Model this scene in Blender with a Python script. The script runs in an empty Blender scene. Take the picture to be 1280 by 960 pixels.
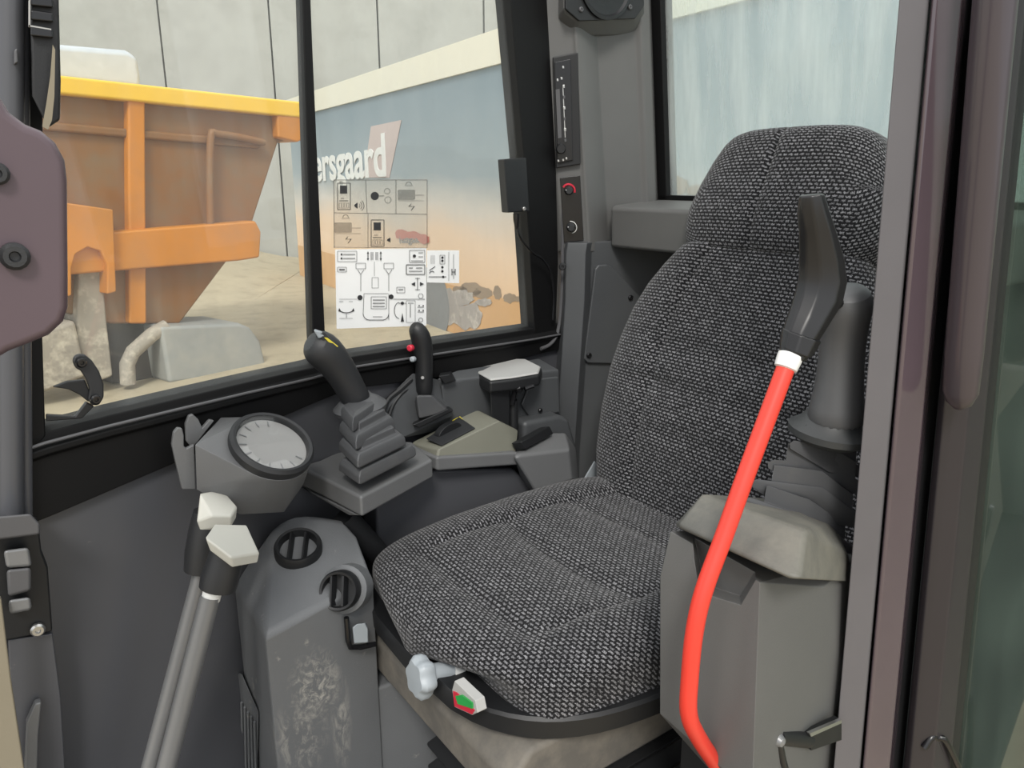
import bpy, bmesh, math, random
from mathutils import Vector as V, Matrix
random.seed(7)
SC = bpy.context.scene
COL = SC.collection
# ------------------------------------------------------------------ camera
F, YAW, PIT = 950.0, math.radians(35.5), math.radians(15.0)
CAM = V((0, 0, 1.15))
FW = V((math.sin(YAW)*math.cos(PIT), math.cos(YAW)*math.cos(PIT), -math.sin(PIT)))
RT = V((math.cos(YAW), -math.sin(YAW), 0))
UP = RT.cross(FW)
cd = bpy.data.cameras.new('camera'); cam = bpy.data.objects.new('camera', cd); COL.objects.link(cam)
cd.sensor_width = 36; cd.lens = F/1280*36; cd.clip_start = 0.02; cd.clip_end = 300
cam.matrix_world = Matrix(((RT.x, UP.x, -FW.x, CAM.x), (RT.y, UP.y, -FW.y, CAM.y), (RT.z, UP.z, -FW.z, CAM.z), (0, 0, 0, 1)))
SC.camera = cam
# ------------------------------------------------------------------ light
EXPOSURE = 0.0
SKY = 1.55
SUN = 2.6
vs = SC.view_settings
vs.view_transform = 'Standard'; vs.look = 'None'; vs.exposure = EXPOSURE; vs.gamma = 1; vs.use_curve_mapping = False
w = bpy.data.worlds.new('overcast_sky'); SC.world = w; w.use_nodes = True
nt = w.node_tree; bg = nt.nodes['Background']
tc = nt.nodes.new('ShaderNodeTexCoord'); sep = nt.nodes.new('ShaderNodeSeparateXYZ'); rp = nt.nodes.new('ShaderNodeValToRGB')
nt.links.new(tc.outputs['Generated'], sep.inputs[0]); nt.links.new(sep.outputs['Z'], rp.inputs[0]); nt.links.new(rp.outputs[0], bg.inputs[0])
rp.color_ramp.elements[0].position = 0.0; rp.color_ramp.elements[0].color = (0.80, 0.84, 0.88, 1)
rp.color_ramp.elements[1].position = 0.8; rp.color_ramp.elements[1].color = (1.0, 1.0, 1.0, 1)
bg.inputs[1].default_value = SKY
sl = bpy.data.lights.new('hazy_sun', 'SUN'); sl.energy = SUN; sl.angle = math.radians(14); sl.color = (1, 0.96, 0.9)
so = bpy.data.objects.new('hazy_sun', sl); COL.objects.link(so)
SUN_FROM = V((-0.55, -0.75, 0.95))
so.rotation_euler = SUN_FROM.to_track_quat('Z', 'Y').to_euler()
so.location = (-3, -4, 6)

# ------------------------------------------------------------------ measuring helpers (photo pixel -> point on a real plane)
def ray(x, y): return FW*F + RT*(x-640) - UP*(y-480)
def AX(x, y, X): r = ray(x, y); return CAM + r*((X-CAM.x)/r.x)
def AY(x, y, Y): r = ray(x, y); return CAM + r*((Y-CAM.y)/r.y)
def AZ(x, y, Z): r = ray(x, y); return CAM + r*((Z-CAM.z)/r.z)
def AP(x, y, p, n): r = ray(x, y); return CAM + r*((V(p)-CAM).dot(V(n))/r.dot(V(n)))
def AD(x, y, d): return CAM + ray(x, y)*(d/F)
WP = [(-0.6, 0.95), (0.05, 1.10), (0.445, 1.20), (0.98, 1.30), (1.6, 1.40)]
def W(X):
    for (a, b), (c, d) in zip(WP, WP[1:]):
        if X <= c or c == WP[-1][0]: return b+(d-b)*(X-a)/(c-a)
def AW(x, y, off=0.0):
    r = ray(x, y); lo, hi = 0.0005, 0.01
    f = lambda t: (CAM+r*t).y + off - W((CAM+r*t).x)
    while f(hi) < 0 and hi < 1: hi *= 1.5
    for _ in range(50):
        m = (lo+hi)/2
        if f(m) < 0: lo = m
        else: hi = m
    return CAM + r*hi

# ------------------------------------------------------------------ materials
def lin(c):
    if isinstance(c, (int, float)): c = (c, c, c)
    return tuple(((v/255)/12.92 if v/255 <= 0.04045 else ((v/255+0.055)/1.055)**2.4) for v in c)
def mat(name, col, rough=0.5, metal=0.0, grain=0.0, gscale=900, var=0.12, vscale=9, dirt=None, coat=0.0, spec=0.5, emit=None):
    m = bpy.data.materials.new(name); m.use_nodes = True; t = m.node_tree; N = t.nodes; L = t.links
    p = N['Principled BSDF']; c = lin(col)
    p.inputs['Roughness'].default_value = rough; p.inputs['Metallic'].default_value = metal
    p.inputs['Specular IOR Level'].default_value = spec
    p.inputs['Coat Weight'].default_value = coat; p.inputs['Coat Roughness'].default_value = 0.08
    tcn = N.new('ShaderNodeTexCoord')
    n = N.new('ShaderNodeTexNoise'); n.inputs['Scale'].default_value = vscale; n.inputs['Detail'].default_value = 4
    L.new(tcn.outputs['Object'], n.inputs['Vector'])
    mx = N.new('ShaderNodeMix'); mx.data_type = 'RGBA'
    L.new(n.outputs['Fac'], mx.inputs['Factor'])
    mx.inputs['A'].default_value = (*[max(0, v*(1-var)) for v in c], 1); mx.inputs['B'].default_value = (*[min(1, v*(1+var)) for v in c], 1)
    out = mx.outputs['Result']
    for (dc, ds, lo, hi, amt) in (dirt or []):
        n2 = N.new('ShaderNodeTexNoise'); n2.inputs['Scale'].default_value = ds; n2.inputs['Detail'].default_value = 8; n2.inputs['Roughness'].default_value = 0.65
        L.new(tcn.outputs['Object'], n2.inputs['Vector'])
        mr = N.new('ShaderNodeMapRange'); mr.inputs[1].default_value = lo; mr.inputs[2].default_value = hi; mr.inputs[4].default_value = amt
        L.new(n2.outputs['Fac'], mr.inputs[0])
        m2 = N.new('ShaderNodeMix'); m2.data_type = 'RGBA'; L.new(mr.outputs[0], m2.inputs['Factor']); L.new(out, m2.inputs['A'])
        m2.inputs['B'].default_value = (*lin(dc), 1); out = m2.outputs['Result']
    L.new(out, p.inputs['Base Color'])
    if grain:
        g = N.new('ShaderNodeTexNoise'); g.inputs['Scale'].default_value = gscale; g.inputs['Detail'].default_value = 2
        L.new(tcn.outputs['Object'], g.inputs['Vector'])
        b = N.new('ShaderNodeBump'); b.inputs['Strength'].default_value = grain; b.inputs['Distance'].default_value = 0.001
        L.new(g.outputs['Fac'], b.inputs['Height']); L.new(b.outputs[0], p.inputs['Normal'])
    if emit:
        p.inputs['Emission Color'].default_value = (*lin(emit[0]), 1); p.inputs['Emission Strength'].default_value = emit[1]
    return m
def glass_mat(name, tint, refl, dirt, dcol=(225, 228, 228), streak=14):
    m = bpy.data.materials.new(name); m.use_nodes = True; t = m.node_tree; N = t.nodes; L = t.links
    for n in list(N):
        if n.type == 'BSDF_PRINCIPLED': N.remove(n)
    out = [n for n in N if n.type == 'OUTPUT_MATERIAL'][0]
    tr = N.new('ShaderNodeBsdfTransparent'); tr.inputs[0].default_value = (*tint, 1)
    gl = N.new('ShaderNodeBsdfGlossy'); gl.inputs['Roughness'].default_value = 0.02
    ge = N.new('ShaderNodeNewGeometry'); dt = N.new('ShaderNodeVectorMath'); dt.operation = 'DOT_PRODUCT'; L.new(ge.outputs['Normal'], dt.inputs[0]); L.new(ge.outputs['Incoming'], dt.inputs[1])
    def mth(op, a, b=None, c=None):
        q = N.new('ShaderNodeMath'); q.operation = op; q.use_clamp = False
        for i_, x in enumerate((a, b, c)):
            if x is None: continue
            if isinstance(x, (int, float)): q.inputs[i_].default_value = x
            else: L.new(x, q.inputs[i_])
        return q.outputs[0]
    c1 = mth('SUBTRACT', 1.0, mth('ABSOLUTE', dt.outputs['Value'])); c5 = mth('POWER', c1, 5.0)       # Schlick, the same on both faces of the pane
    ma = N.new('ShaderNodeMath'); ma.operation = 'MULTIPLY'; ma.use_clamp = True; ma.inputs[1].default_value = refl; L.new(mth('MULTIPLY_ADD', c5, 0.96, 0.04), ma.inputs[0])
    mx = N.new('ShaderNodeMixShader'); L.new(ma.outputs[0], mx.inputs[0]); L.new(tr.outputs[0], mx.inputs[1]); L.new(gl.outputs[0], mx.inputs[2])
    df = N.new('ShaderNodeBsdfDiffuse'); df.inputs[0].default_value = (*lin(dcol), 1)
    tcn = N.new('ShaderNodeTexCoord'); mp = N.new('ShaderNodeMapping'); mp.inputs['Scale'].default_value = (streak, streak, 1.2)
    L.new(tcn.outputs['Object'], mp.inputs[0])
    n = N.new('ShaderNodeTexNoise'); n.inputs['Scale'].default_value = 2.0; n.inputs['Detail'].default_value = 7; L.new(mp.outputs[0], n.inputs['Vector'])
    mr = N.new('ShaderNodeMapRange'); mr.inputs[1].default_value = 0.35; mr.inputs[2].default_value = 0.85; mr.inputs[3].default_value = dirt*0.55; mr.inputs[4].default_value = dirt*1.5
    L.new(n.outputs['Fac'], mr.inputs[0])
    m2 = N.new('ShaderNodeMixShader'); L.new(mr.outputs[0], m2.inputs[0]); L.new(mx.outputs[0], m2.inputs[1]); L.new(df.outputs[0], m2.inputs[2])
    L.new(m2.outputs[0], out.inputs[0])
    return m
def fabric_mat(name, dark, light, pw=0.0105, ph=0.0062):
    m = bpy.data.materials.new(name); m.use_nodes = True; t = m.node_tree; N = t.nodes; L = t.links
    p = N['Principled BSDF']; p.inputs['Roughness'].default_value = 0.9; p.inputs['Specular IOR Level'].default_value = 0.15
    p.inputs['Sheen Weight'].default_value = 0.15
    tcn = N.new('ShaderNodeTexCoord')
    nz = N.new('ShaderNodeTexNoise'); nz.inputs['Scale'].default_value = 420; nz.inputs['Detail'].default_value = 2; L.new(tcn.outputs['UV'], nz.inputs['Vector'])
    sub = N.new('ShaderNodeVectorMath'); sub.operation = 'SUBTRACT'; sub.inputs[1].default_value = (0.5, 0.5, 0.5); L.new(nz.outputs['Color'], sub.inputs[0])
    sc = N.new('ShaderNodeVectorMath'); sc.operation = 'SCALE'; sc.inputs['Scale'].default_value = 0.0058; L.new(sub.outputs[0], sc.inputs[0])
    ad = N.new('ShaderNodeVectorMath'); ad.operation = 'ADD'; L.new(tcn.outputs['UV'], ad.inputs[0]); L.new(sc.outputs[0], ad.inputs[1])
    br = N.new('ShaderNodeTexBrick'); br.inputs['Scale'].default_value = 1.0; br.inputs['Brick Width'].default_value = pw; br.inputs['Row Height'].default_value = ph
    br.inputs['Mortar Size'].default_value = 0.0023; br.inputs['Mortar Smooth'].default_value = 0.55; br.inputs['Bias'].default_value = 0
    br.inputs['Color1'].default_value = (1, 1, 1, 1); br.inputs['Color2'].default_value = (0.55, 0.55, 0.55, 1); br.inputs['Mortar'].default_value = (0, 0, 0, 1)
    L.new(ad.outputs[0], br.inputs['Vector'])
    # second, finer thread
    n2 = N.new('ShaderNodeTexNoise'); n2.inputs['Scale'].default_value = 800; n2.inputs['Detail'].default_value = 3; L.new(tcn.outputs['UV'], n2.inputs['Vector'])
    mr = N.new('ShaderNodeMapRange'); mr.inputs[1].default_value = 0.38; mr.inputs[2].default_value = 0.66; L.new(n2.outputs['Fac'], mr.inputs[0])
    mu = N.new('ShaderNodeMix'); mu.data_type = 'RGBA'; mu.blend_type = 'MULTIPLY'; mu.inputs['Factor'].default_value = 0.85
    L.new(br.outputs['Color'], mu.inputs['A']); L.new(mr.outputs[0], mu.inputs['B'])
    mx = N.new('ShaderNodeMix'); mx.data_type = 'RGBA'; L.new(mu.outputs['Result'], mx.inputs['Factor'])
    mx.inputs['A'].default_value = (*lin(dark), 1); mx.inputs['B'].default_value = (*lin(light), 1)
    L.new(mx.outputs['Result'], p.inputs['Base Color'])
    b = N.new('ShaderNodeBump'); b.inputs['Strength'].default_value = 0.5; b.inputs['Distance'].default_value = 0.0015
    L.new(mu.outputs['Result'], b.inputs['Height']); L.new(b.outputs[0], p.inputs['Normal'])
    return m
M = {}
M['console'] = mat('console_plastic', (98, 99, 100), 0.45, grain=0.25, gscale=700, dirt=[((135, 132, 122), 5, 0.6, 0.85, 0.25)])
M['console_dusty'] = mat('dusty_plastic', (84, 84, 80), 0.6, grain=0.25, gscale=700, dirt=[((165, 160, 145), 7, 0.42, 0.8, 0.5)])
M['dust'] = mat('dusty_frame', (92, 89, 84), 0.8, dirt=[((150, 142, 128), 16, 0.4, 0.75, 0.45)])
M['hvac'] = mat('tower_plastic', (104, 106, 108), 0.42, grain=0.3, gscale=500, dirt=[((190, 186, 176), 26, 0.64, 0.74, 0.6), ((150, 148, 140), 4, 0.6, 0.9, 0.2)])
M['black'] = mat('black_rubber', (24, 25, 27), 0.5, grain=0.15)
M['black_gloss'] = mat('black_gloss', (20, 20, 22), 0.25)
M['frame'] = mat('black_frame_paint', (10, 10, 11), 0.6, spec=0.25)
M['seal'] = mat('grey_seal', (80, 80, 82), 0.45)
M['rubber'] = mat('bellows_rubber', (74, 75, 77), 0.5, grain=0.1, dirt=[((120, 118, 110), 6, 0.5, 0.85, 0.3)])
M['rubber_dark'] = mat('dark_bellows_rubber', (52, 54, 55), 0.5, grain=0.1)
M['grip_black'] = mat('black_lever_grip', (24, 24, 26), 0.36)
M['grip'] = mat('grip_plastic', (38, 39, 41), 0.5, grain=0.2)
M['panel'] = mat('side_panel_paint', (72, 73, 77), 0.4, var=0.1, vscale=4, dirt=[((95, 94, 92), 3.0, 0.56, 0.75, 0.25), ((170, 168, 160), 22, 0.7, 0.78, 0.4)])
M['trim'] = mat('lining_plastic', (90, 90, 89), 0.5, grain=0.2, gscale=600)
M['trim_dark'] = mat('lower_lining_plastic', (68, 70, 72), 0.5, grain=0.2, gscale=600)
M['pillar'] = mat('pillar_grey', (92, 90, 93), 0.5, grain=0.1)
M['pillar_gloss'] = mat('pillar_gloss', (80, 69, 75), 0.12, coat=0.6)
M['door'] = mat('door_frame_paint', (44, 41, 45), 0.35)
M['bracket'] = mat('purple_grey_plastic', (84, 70, 76), 0.4)
M['red'] = mat('red_powder_coat', (216, 60, 46), 0.4, var=0.05)
M['white'] = mat('white_plastic', (225, 226, 224), 0.4)
M['cap'] = mat('dusty_white_cap', (196, 195, 186), 0.5, var=0.08)
M['steel'] = mat('painted_steel_tube', (120, 121, 122), 0.38, metal=0.3)
M['zinc'] = mat('zinc', (190, 190, 188), 0.3, metal=0.9)
M['knob'] = mat('grey_knob', (150, 157, 162), 0.45)
M['yellow'] = mat('yellow_button', (205, 190, 60), 0.45)
M['redbtn'] = mat('red_button', (190, 40, 60), 0.4)
M['green'] = mat('green_mark', (40, 150, 70), 0.4)
M['armtop'] = mat('armrest_top', (164, 164, 162), 0.5, var=0.1)
M['beige'] = mat('olive_cover', (114, 114, 103), 0.55, grain=0.2)
M['fabric'] = fabric_mat('woven_seat_fabric', (18, 18, 20), (172, 172, 176))
M['glass'] = glass_mat('window_glass', (0.93, 0.95, 0.94), 0.5, 0.045)
M['glass_rear'] = glass_mat('rear_window_glass', (0.88, 0.94, 0.93), 0.6, 0.34, (236, 242, 240))  # strong pale film paints a bright sky veil over the pane
M['glass_door'] = glass_mat('door_glass', (0.58, 0.66, 0.61), 4.0, 0.16, (140, 160, 150))
M['lens'] = glass_mat('gauge_glass', (0.95, 0.95, 0.95), 1.0, 0.0)
M['film'] = glass_mat('clear_film', (0.93, 0.93, 0.92), 0.5, 0.16, (230, 225, 215), 3)
M['sticker'] = mat('white_sticker', (236, 237, 236), 0.4, var=0.02)
M['ink'] = mat('black_ink', (46, 46, 48), 0.6)
M['inkgrey'] = mat('grey_ink', (132, 134, 136), 0.6)
M['conc'] = mat('concrete', (168, 167, 161), 0.9, var=0.1, vscale=0.8, dirt=[((150, 149, 143), 1.3, 0.42, 0.72, 0.6), ((120, 120, 115), 5, 0.6, 0.8, 0.3)])
M['sand'] = mat('sandy_ground', (172, 160, 136), 0.95, var=0.12, vscale=1.5, grain=0.4, gscale=12, dirt=[((130, 118, 98), 2.5, 0.5, 0.75, 0.6)])
M['orange'] = mat('orange_paint', (200, 126, 34), 0.45, var=0.1, vscale=1.2, dirt=[((150, 110, 70), 1.6, 0.42, 0.8, 0.65)])
M['orange_dusty'] = mat('dirty_orange_paint', (132, 88, 44), 0.6, var=0.15, vscale=1.5, dirt=[((120, 108, 88), 2.2, 0.42, 0.75, 0.7)])
M['yellow_rim'] = mat('yellow_rim_paint', (236, 190, 60), 0.45, var=0.06)
M['mud'] = mat('muddy_metal', (150, 142, 130), 0.85, var=0.2, vscale=4, dirt=[((205, 196, 178), 5, 0.5, 0.66, 0.7)])
M['fender'] = mat('grey_fender', (150, 152, 150), 0.6, var=0.08, dirt=[((180, 176, 164), 2, 0.45, 0.8, 0.6)])
M['darkmetal'] = mat('dark_underbody', (66, 58, 50), 0.8, var=0.2)
M['silver'] = mat('silver_panel', (196, 200, 204), 0.4)
M['tyre'] = mat('dusty_tyre', (112, 104, 94), 0.9, var=0.15)
M['leaf'] = mat('hedge_leaf', (70, 110, 70), 0.6, var=0.4, vscale=3)
M['cream'] = mat('cream_strip', (132, 124, 106), 0.7, var=0.1, dirt=[((110, 100, 84), 9, 0.5, 0.75, 0.5)])
M['mat'] = mat('rubber_floor', (44, 44, 46), 0.8, grain=0.4, gscale=200)

# ------------------------------------------------------------------ mesh builder
class MB:
    def __init__(s): s.v = []; s.f = []; s.mi = []; s.uv = {}; s.m = 0
    def add(s, vs, fs, uvs=None):
        o = len(s.v); s.v += [V(p) for p in vs]
        for f in fs: s.f.append([o+i for i in f]); s.mi.append(s.m)
        if uvs:
            for i, u in enumerate(uvs): s.uv[o+i] = u
        return s
    def box(s, lo, hi):
        (a, b, c), (d, e, f) = lo, hi
        return s.add([(a,b,c),(d,b,c),(d,e,c),(a,e,c),(a,b,f),(d,b,f),(d,e,f),(a,e,f)],
                     [(3,2,1,0),(4,5,6,7),(0,1,5,4),(1,2,6,5),(2,3,7,6),(3,0,4,7)])
    def obox(s, c, ax, ay, az):          # centre and three half-axes
        c, ax, ay, az = V(c), V(ax), V(ay), V(az)
        p = [c+ax*i+ay*j+az*k for k in (-1,1) for (i,j) in ((-1,-1),(1,-1),(1,1),(-1,1))]
        return s.add(p, [(3,2,1,0),(4,5,6,7),(0,1,5,4),(1,2,6,5),(2,3,7,6),(3,0,4,7)])
    def prism(s, poly, vec):
        n = len(poly); vec = V(vec); poly = [V(p) for p in poly]
        return s.add(poly+[p+vec for p in poly], [list(range(n))[::-1], list(range(n, 2*n))]+[(i,(i+1)%n,n+(i+1)%n,n+i) for i in range(n)])
    def loft(s, rings, cap=True, uvs=None):
        n = len(rings[0]); vs = [p for r in rings for p in r]; fs = []
        for k in range(len(rings)-1):
            for i in range(n): fs.append((k*n+i, k*n+(i+1)%n, (k+1)*n+(i+1)%n, (k+1)*n+i))
        if cap: fs += [list(range(n))[::-1], list(range((len(rings)-1)*n, len(rings)*n))]
        return s.add(vs, fs, uvs)
    def hull(s, pts):
        bm = bmesh.new()
        for p in pts: bm.verts.new(p)
        r = bmesh.ops.convex_hull(bm, input=bm.verts)
        bmesh.ops.delete(bm, geom=[g for g in r['geom_interior'] if isinstance(g, bmesh.types.BMVert)], context='VERTS')
        bmesh.ops.dissolve_limit(bm, angle_limit=0.03, verts=bm.verts, edges=bm.edges)
        bmesh.ops.recalc_face_normals(bm, faces=bm.faces)
        bm.verts.index_update()
        s.add([v.co.copy() for v in bm.verts], [[v.index for v in f.verts] for f in bm.faces]); bm.free(); return s
    def tube(s, path, r, n=12, cap=True, flat=None):
        path = [V(p) for p in path]; rings = []; t0 = None; u = None
        for i, p in enumerate(path):
            t = (path[min(i+1, len(path)-1)]-path[max(i-1, 0)]).normalized()
            if u is None:
                a = V((0,0,1)) if abs(t.z) < 0.9 else V((1,0,0)); u = t.cross(a).normalized()
            else: u = (u - t*u.dot(t)).normalized()
            v = t.cross(u); rr = r[i] if isinstance(r, (list, tuple)) else r
            rings.append([p+(u*math.cos(2*math.pi*k/n)+v*math.sin(2*math.pi*k/n)*(flat or 1))*rr for k in range(n)])
        return s.loft(rings, cap)
    def lathe(s, prof, o, ax, n=24):     # prof: (radius, height along axis)
        o, ax = V(o), V(ax).normalized(); a = V((0,0,1)) if abs(ax.z) < 0.9 else V((1,0,0)); u = ax.cross(a).normalized(); v = ax.cross(u)
        return s.loft([[o+ax*h+(u*math.cos(2*math.pi*k/n)+v*math.sin(2*math.pi*k/n))*max(r, 1e-5) for k in range(n)] for r, h in prof])
    def grid(s, pts, nu, nv, uvs=None):
        return s.add(pts, [(j*nu+i, j*nu+i+1, (j+1)*nu+i+1, (j+1)*nu+i) for j in range(nv-1) for i in range(nu-1)], uvs)
def smooth_path(pts, n=6):
    P = [V(p) for p in pts]; out = []
    for i in range(len(P)-1):
        a, b, c, d = P[max(i-1,0)], P[i], P[i+1], P[min(i+2,len(P)-1)]
        for k in range(n):
            t = k/n
            out.append(0.5*((2*b)+(c-a)*t+(2*a-5*b+4*c-d)*t*t+(3*b-a-3*c+d)*t**3))
    return out+[P[-1]]
def tag(o, label=None, cat=None, group=None, kind=None):
    if label: o['label'] = label
    if cat: o['category'] = cat
    if group: o['group'] = group
    if kind: o['kind'] = kind
    return o
def thing(name, loc, label, cat, group=None, kind=None):
    o = bpy.data.objects.new(name, None); COL.objects.link(o); o.location = loc; o.empty_display_size = 0.05
    return tag(o, label, cat, group, kind)
def obj(name, mb, mats, parent=None, bevel=0.0, seg=2, sub=0, ang=38, label=None):
    if not isinstance(mats, (list, tuple)): mats = [mats]
    root = parent
    while root is not None and root.parent is not None: root = root.parent
    if root is not None: o0 = V(root.location)
    else:
        xs = [p.x for p in mb.v]; ys = [p.y for p in mb.v]; zs = [p.z for p in mb.v]
        o0 = V(((min(xs)+max(xs))/2, (min(ys)+max(ys))/2, min(zs)))
    me = bpy.data.meshes.new(name); me.from_pydata([tuple(p-o0) for p in mb.v], [], mb.f); me.validate(clean_customdata=False)
    for m in mats: me.materials.append(M[m] if isinstance(m, str) else m)
    if len(mats) > 1 and len(me.polygons) == len(mb.mi): me.polygons.foreach_set('material_index', mb.mi)
    if mb.uv:
        ul = me.uv_layers.new(name='UVMap')
        for lp in me.loops: ul.data[lp.index].uv = mb.uv.get(lp.vertex_index, (0, 0))
    bm = bmesh.new(); bm.from_mesh(me)
    bmesh.ops.recalc_face_normals(bm, faces=bm.faces); bm.to_mesh(me); bm.free()
    me.polygons.foreach_set('use_smooth', [True]*len(me.polygons))
    if not bevel: me.set_sharp_from_angle(angle=math.radians(ang))
    o = bpy.data.objects.new(name, me); COL.objects.link(o)
    if root is None: o.location = o0
    else: o.parent = parent
    if bevel:
        b = o.modifiers.new('bevel', 'BEVEL'); b.width = bevel; b.segments = seg; b.limit_method = 'ANGLE'; b.angle_limit = math.radians(28); b.harden_normals = True
    if sub:
        s = o.modifiers.new('subdivision', 'SUBSURF'); s.levels = sub; s.render_levels = sub
    if label: o['label'] = label
    return o
def screw(p, n, r, parent=None, name='screw', m='black_gloss'):
    return obj(name, MB().lathe([(r, 0), (r, r*0.5), (r*0.75, r*0.8), (r*0.4, r*0.8), (r*0.3, r*0.45), (0, r*0.45)], p, n, 14), m, parent)

# ================================================================== THE SETTING
g = MB(); n = 60
def ground_z(x, y): return -1.2 + 0.05*math.sin(x*1.7+y*0.9)*math.sin(y*1.3-x*0.4)
pts = [(-40+100*i/n, -20+100*j/n, -1.2) for j in range(n+1) for i in range(n+1)]
g.grid(pts, n+1, n+1); obj('ground', g, 'sand')['kind'] = 'structure'
# far concrete wall made of cast panels with open joints
d = (AZ(370, 355, -1.2)-AZ(275, 356, -1.2)).normalized()
cw0 = AZ(300, 356, -1.2); nrm = V((-d.y, d.x, 0)).normalized()
g = MB()
for i in range(-5, 9):
    a = cw0+d*(i*3.0+0.02)+nrm*5.5; b = cw0+d*((i+1)*3.0-0.03)+nrm*5.5
    g.prism([a, b, b+nrm*0.4, a+nrm*0.4], (0, 0, 13))
a = cw0+d*(-15)+nrm*5.8; b = cw0+d*27+nrm*5.8; g.prism([a, b, b+nrm*0.3, a+nrm*0.3], (0, 0, 12.9))
obj('wall_concrete', g, 'conc')['kind'] = 'structure'
# sand bank lying against the foot of the wall
g = MB(); rings = []
for i in range(31):
    c = cw0+d*(-15+15.9*i/30); hgt = (0.75+0.2*math.sin(i*1.3))*min(1, (30-i)/7)+0.01
    rings.append([c-nrm*2.6, c-nrm*1.2+V((0,0,hgt*0.55)), c+nrm*0.6+V((0,0,hgt)), c+nrm*5.3+V((0,0,hgt)), c+nrm*5.3+V((0,0,-0.1))])
g.loft(rings)
o = obj('sand_bank', g, 'sand'); tag(o, 'pale sand bank heaped along the foot of the concrete wall', 'sand', kind='stuff')

# cab floor
g = MB().box((-0.5, 0.36, -0.05), (1.34, 1.38, 0.0)); obj('floor', g, 'mat', bevel=0.01)['kind'] = 'structure'
# right side panel under the window
def ptop(X): return 0.742 + 0.075*max(0, min(1, (X-0.02)/0.5)) - (0.02 if X > 0.6 else 0)
g = MB(); xs = [-0.25, 0.0, 0.05, 0.2, 0.35, 0.5, 0.65, 0.8, 0.98, 1.12, 1.34]
g.loft([[V((x, W(x)-0.012, 0)), V((x, W(x)-0.012, ptop(x))), V((x, W(x)+0.02, ptop(x))), V((x, W(x)+0.02, 0))] for x in xs])
o = obj('wall_right', g, 'panel', bevel=0.002); o['kind'] = 'structure'

# side window: frame, mullion, two panes
win = thing('window_1', (0.5, W(0.5), 0.74), None, None, kind='structure')
g = MB()
sill = [(20, 553), (56, 541), (135, 520), (230, 497), (310, 478), (390, 460), (435, 447), (550, 429), (668, 411), (700, 405)]
rings = []
for (x, y) in sill:
    p = AW(x, y, 0.022); zt = p.z; zb = ptop(p.x)-0.012; yw = W(p.x)
    rings.append([V((p.x, yw-0.022, zb)), V((p.x, yw-0.024, zt-0.03)), V((p.x, yw-0.030, zt-0.026)), V((p.x, yw-0.030, zt-0.018)), V((p.x, yw-0.022, zt-0.012)), V((p.x, yw-0.02, zt)), V((p.x, yw+0.03, zt+0.004)), V((p.x, yw+0.03, zb))])
g.loft(rings)
def wallbar(q, off=0.022, th=0.05):
    g.prism([AW(x, y, off) for x, y in q], (0, th, 0))
wallbar([(632, -70), (680, -70), (695, 200), (698, 330), (694, 432), (668, 425), (668, 411), (655, 200)])
wallbar([(54, -70), (28, -70), (27, 430), (33, 575), (57, 545), (53, 420)])
wallbar([(40, -95), (700, -95), (700, -72), (40, -72)])
obj('window_frame', g, 'frame', win, bevel=0.002)
g = MB(); lip = [AW(x, y+13, 0.031) for x, y in sill]; g.tube(lip, 0.0022, 8)  # grey tube paints the highlight line on the sill lip
e = [AW(x, y, 0.026) for x, y in ((690, -60), (699, 100), (702, 230), (703, 330), (699, 405), (690, 428), (676, 436))]
g.tube(smooth_path(e, 4), 0.004, 8)
obj('seal_strip', g, 'seal', win, label='grey rubber seal strip with a painted highlight along the sill')
g = MB(); g.prism([AW(x, y, 0.012) for x, y in ((376, -70), (386, -70), (391, 60), (407, 425), (409, 455), (393, 460), (391, 420), (380, 60))], (0, 0.03, 0))
obj('mullion', g, 'frame', win, bevel=0.002)
for q in (((50, 548), (398, 458), (380, -70), (48, -70)), ((398, 458), (672, 411), (640, -70), (380, -70))):
    g = MB(); g.prism([AW(x, y, 0.0) for x, y in q], (0, 0.005, 0)); obj('pane', g, 'glass', win)

# rear corner lining: facets from the side window to the rear window
LEAN = -0.12
def TR(px, Y, z): p = AY(px, 150, Y); return V((p.x+LEAN*(z-p.z), Y, z))
TP = [(683, 1.30), (691, 1.285), (722, 1.255), (727, 1.247), (733, 1.248), (752, 1.268), (798, 1.245), (806, 1.234), (817, 1.234), (820, 1.26), (820, 1.30)]
def rear_x(z): return TR(824, 1.242, z).x if z > 1.1 else TR(824, 1.242, 1.1).x
g = MB(); g.loft([[TR(px, Y, z) for px, Y in TP] + [V((TR(683, 1.30, z).x, 1.34, z))] for z in (1.0, 1.8)])
o = obj('trim_1', g, 'trim', bevel=0.004); o['kind'] = 'structure'
# lower corner lining
LL = [AY(700, 400, 1.30), AY(706, 400, 1.268), AY(730, 400, 1.235), AY(737, 400, 1.250), AY(870, 400, 1.19)]
ring = lambda z, k: [V((p.x+k, p.y, z)) for p in LL] + [V((1.36+k, 1.19, z)), V((1.36+k, 1.34, z)), V((LL[0].x+k, 1.34, z))]
g = MB(); g.loft([ring(0.0, -0.02), ring(0.55, -0.02), ring(0.9, 0), ring(1.0, 0), ring(1.022, 0.004)])
o = obj('trim_2', g, 'trim_dark', bevel=0.006); o['kind'] = 'structure'
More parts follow.
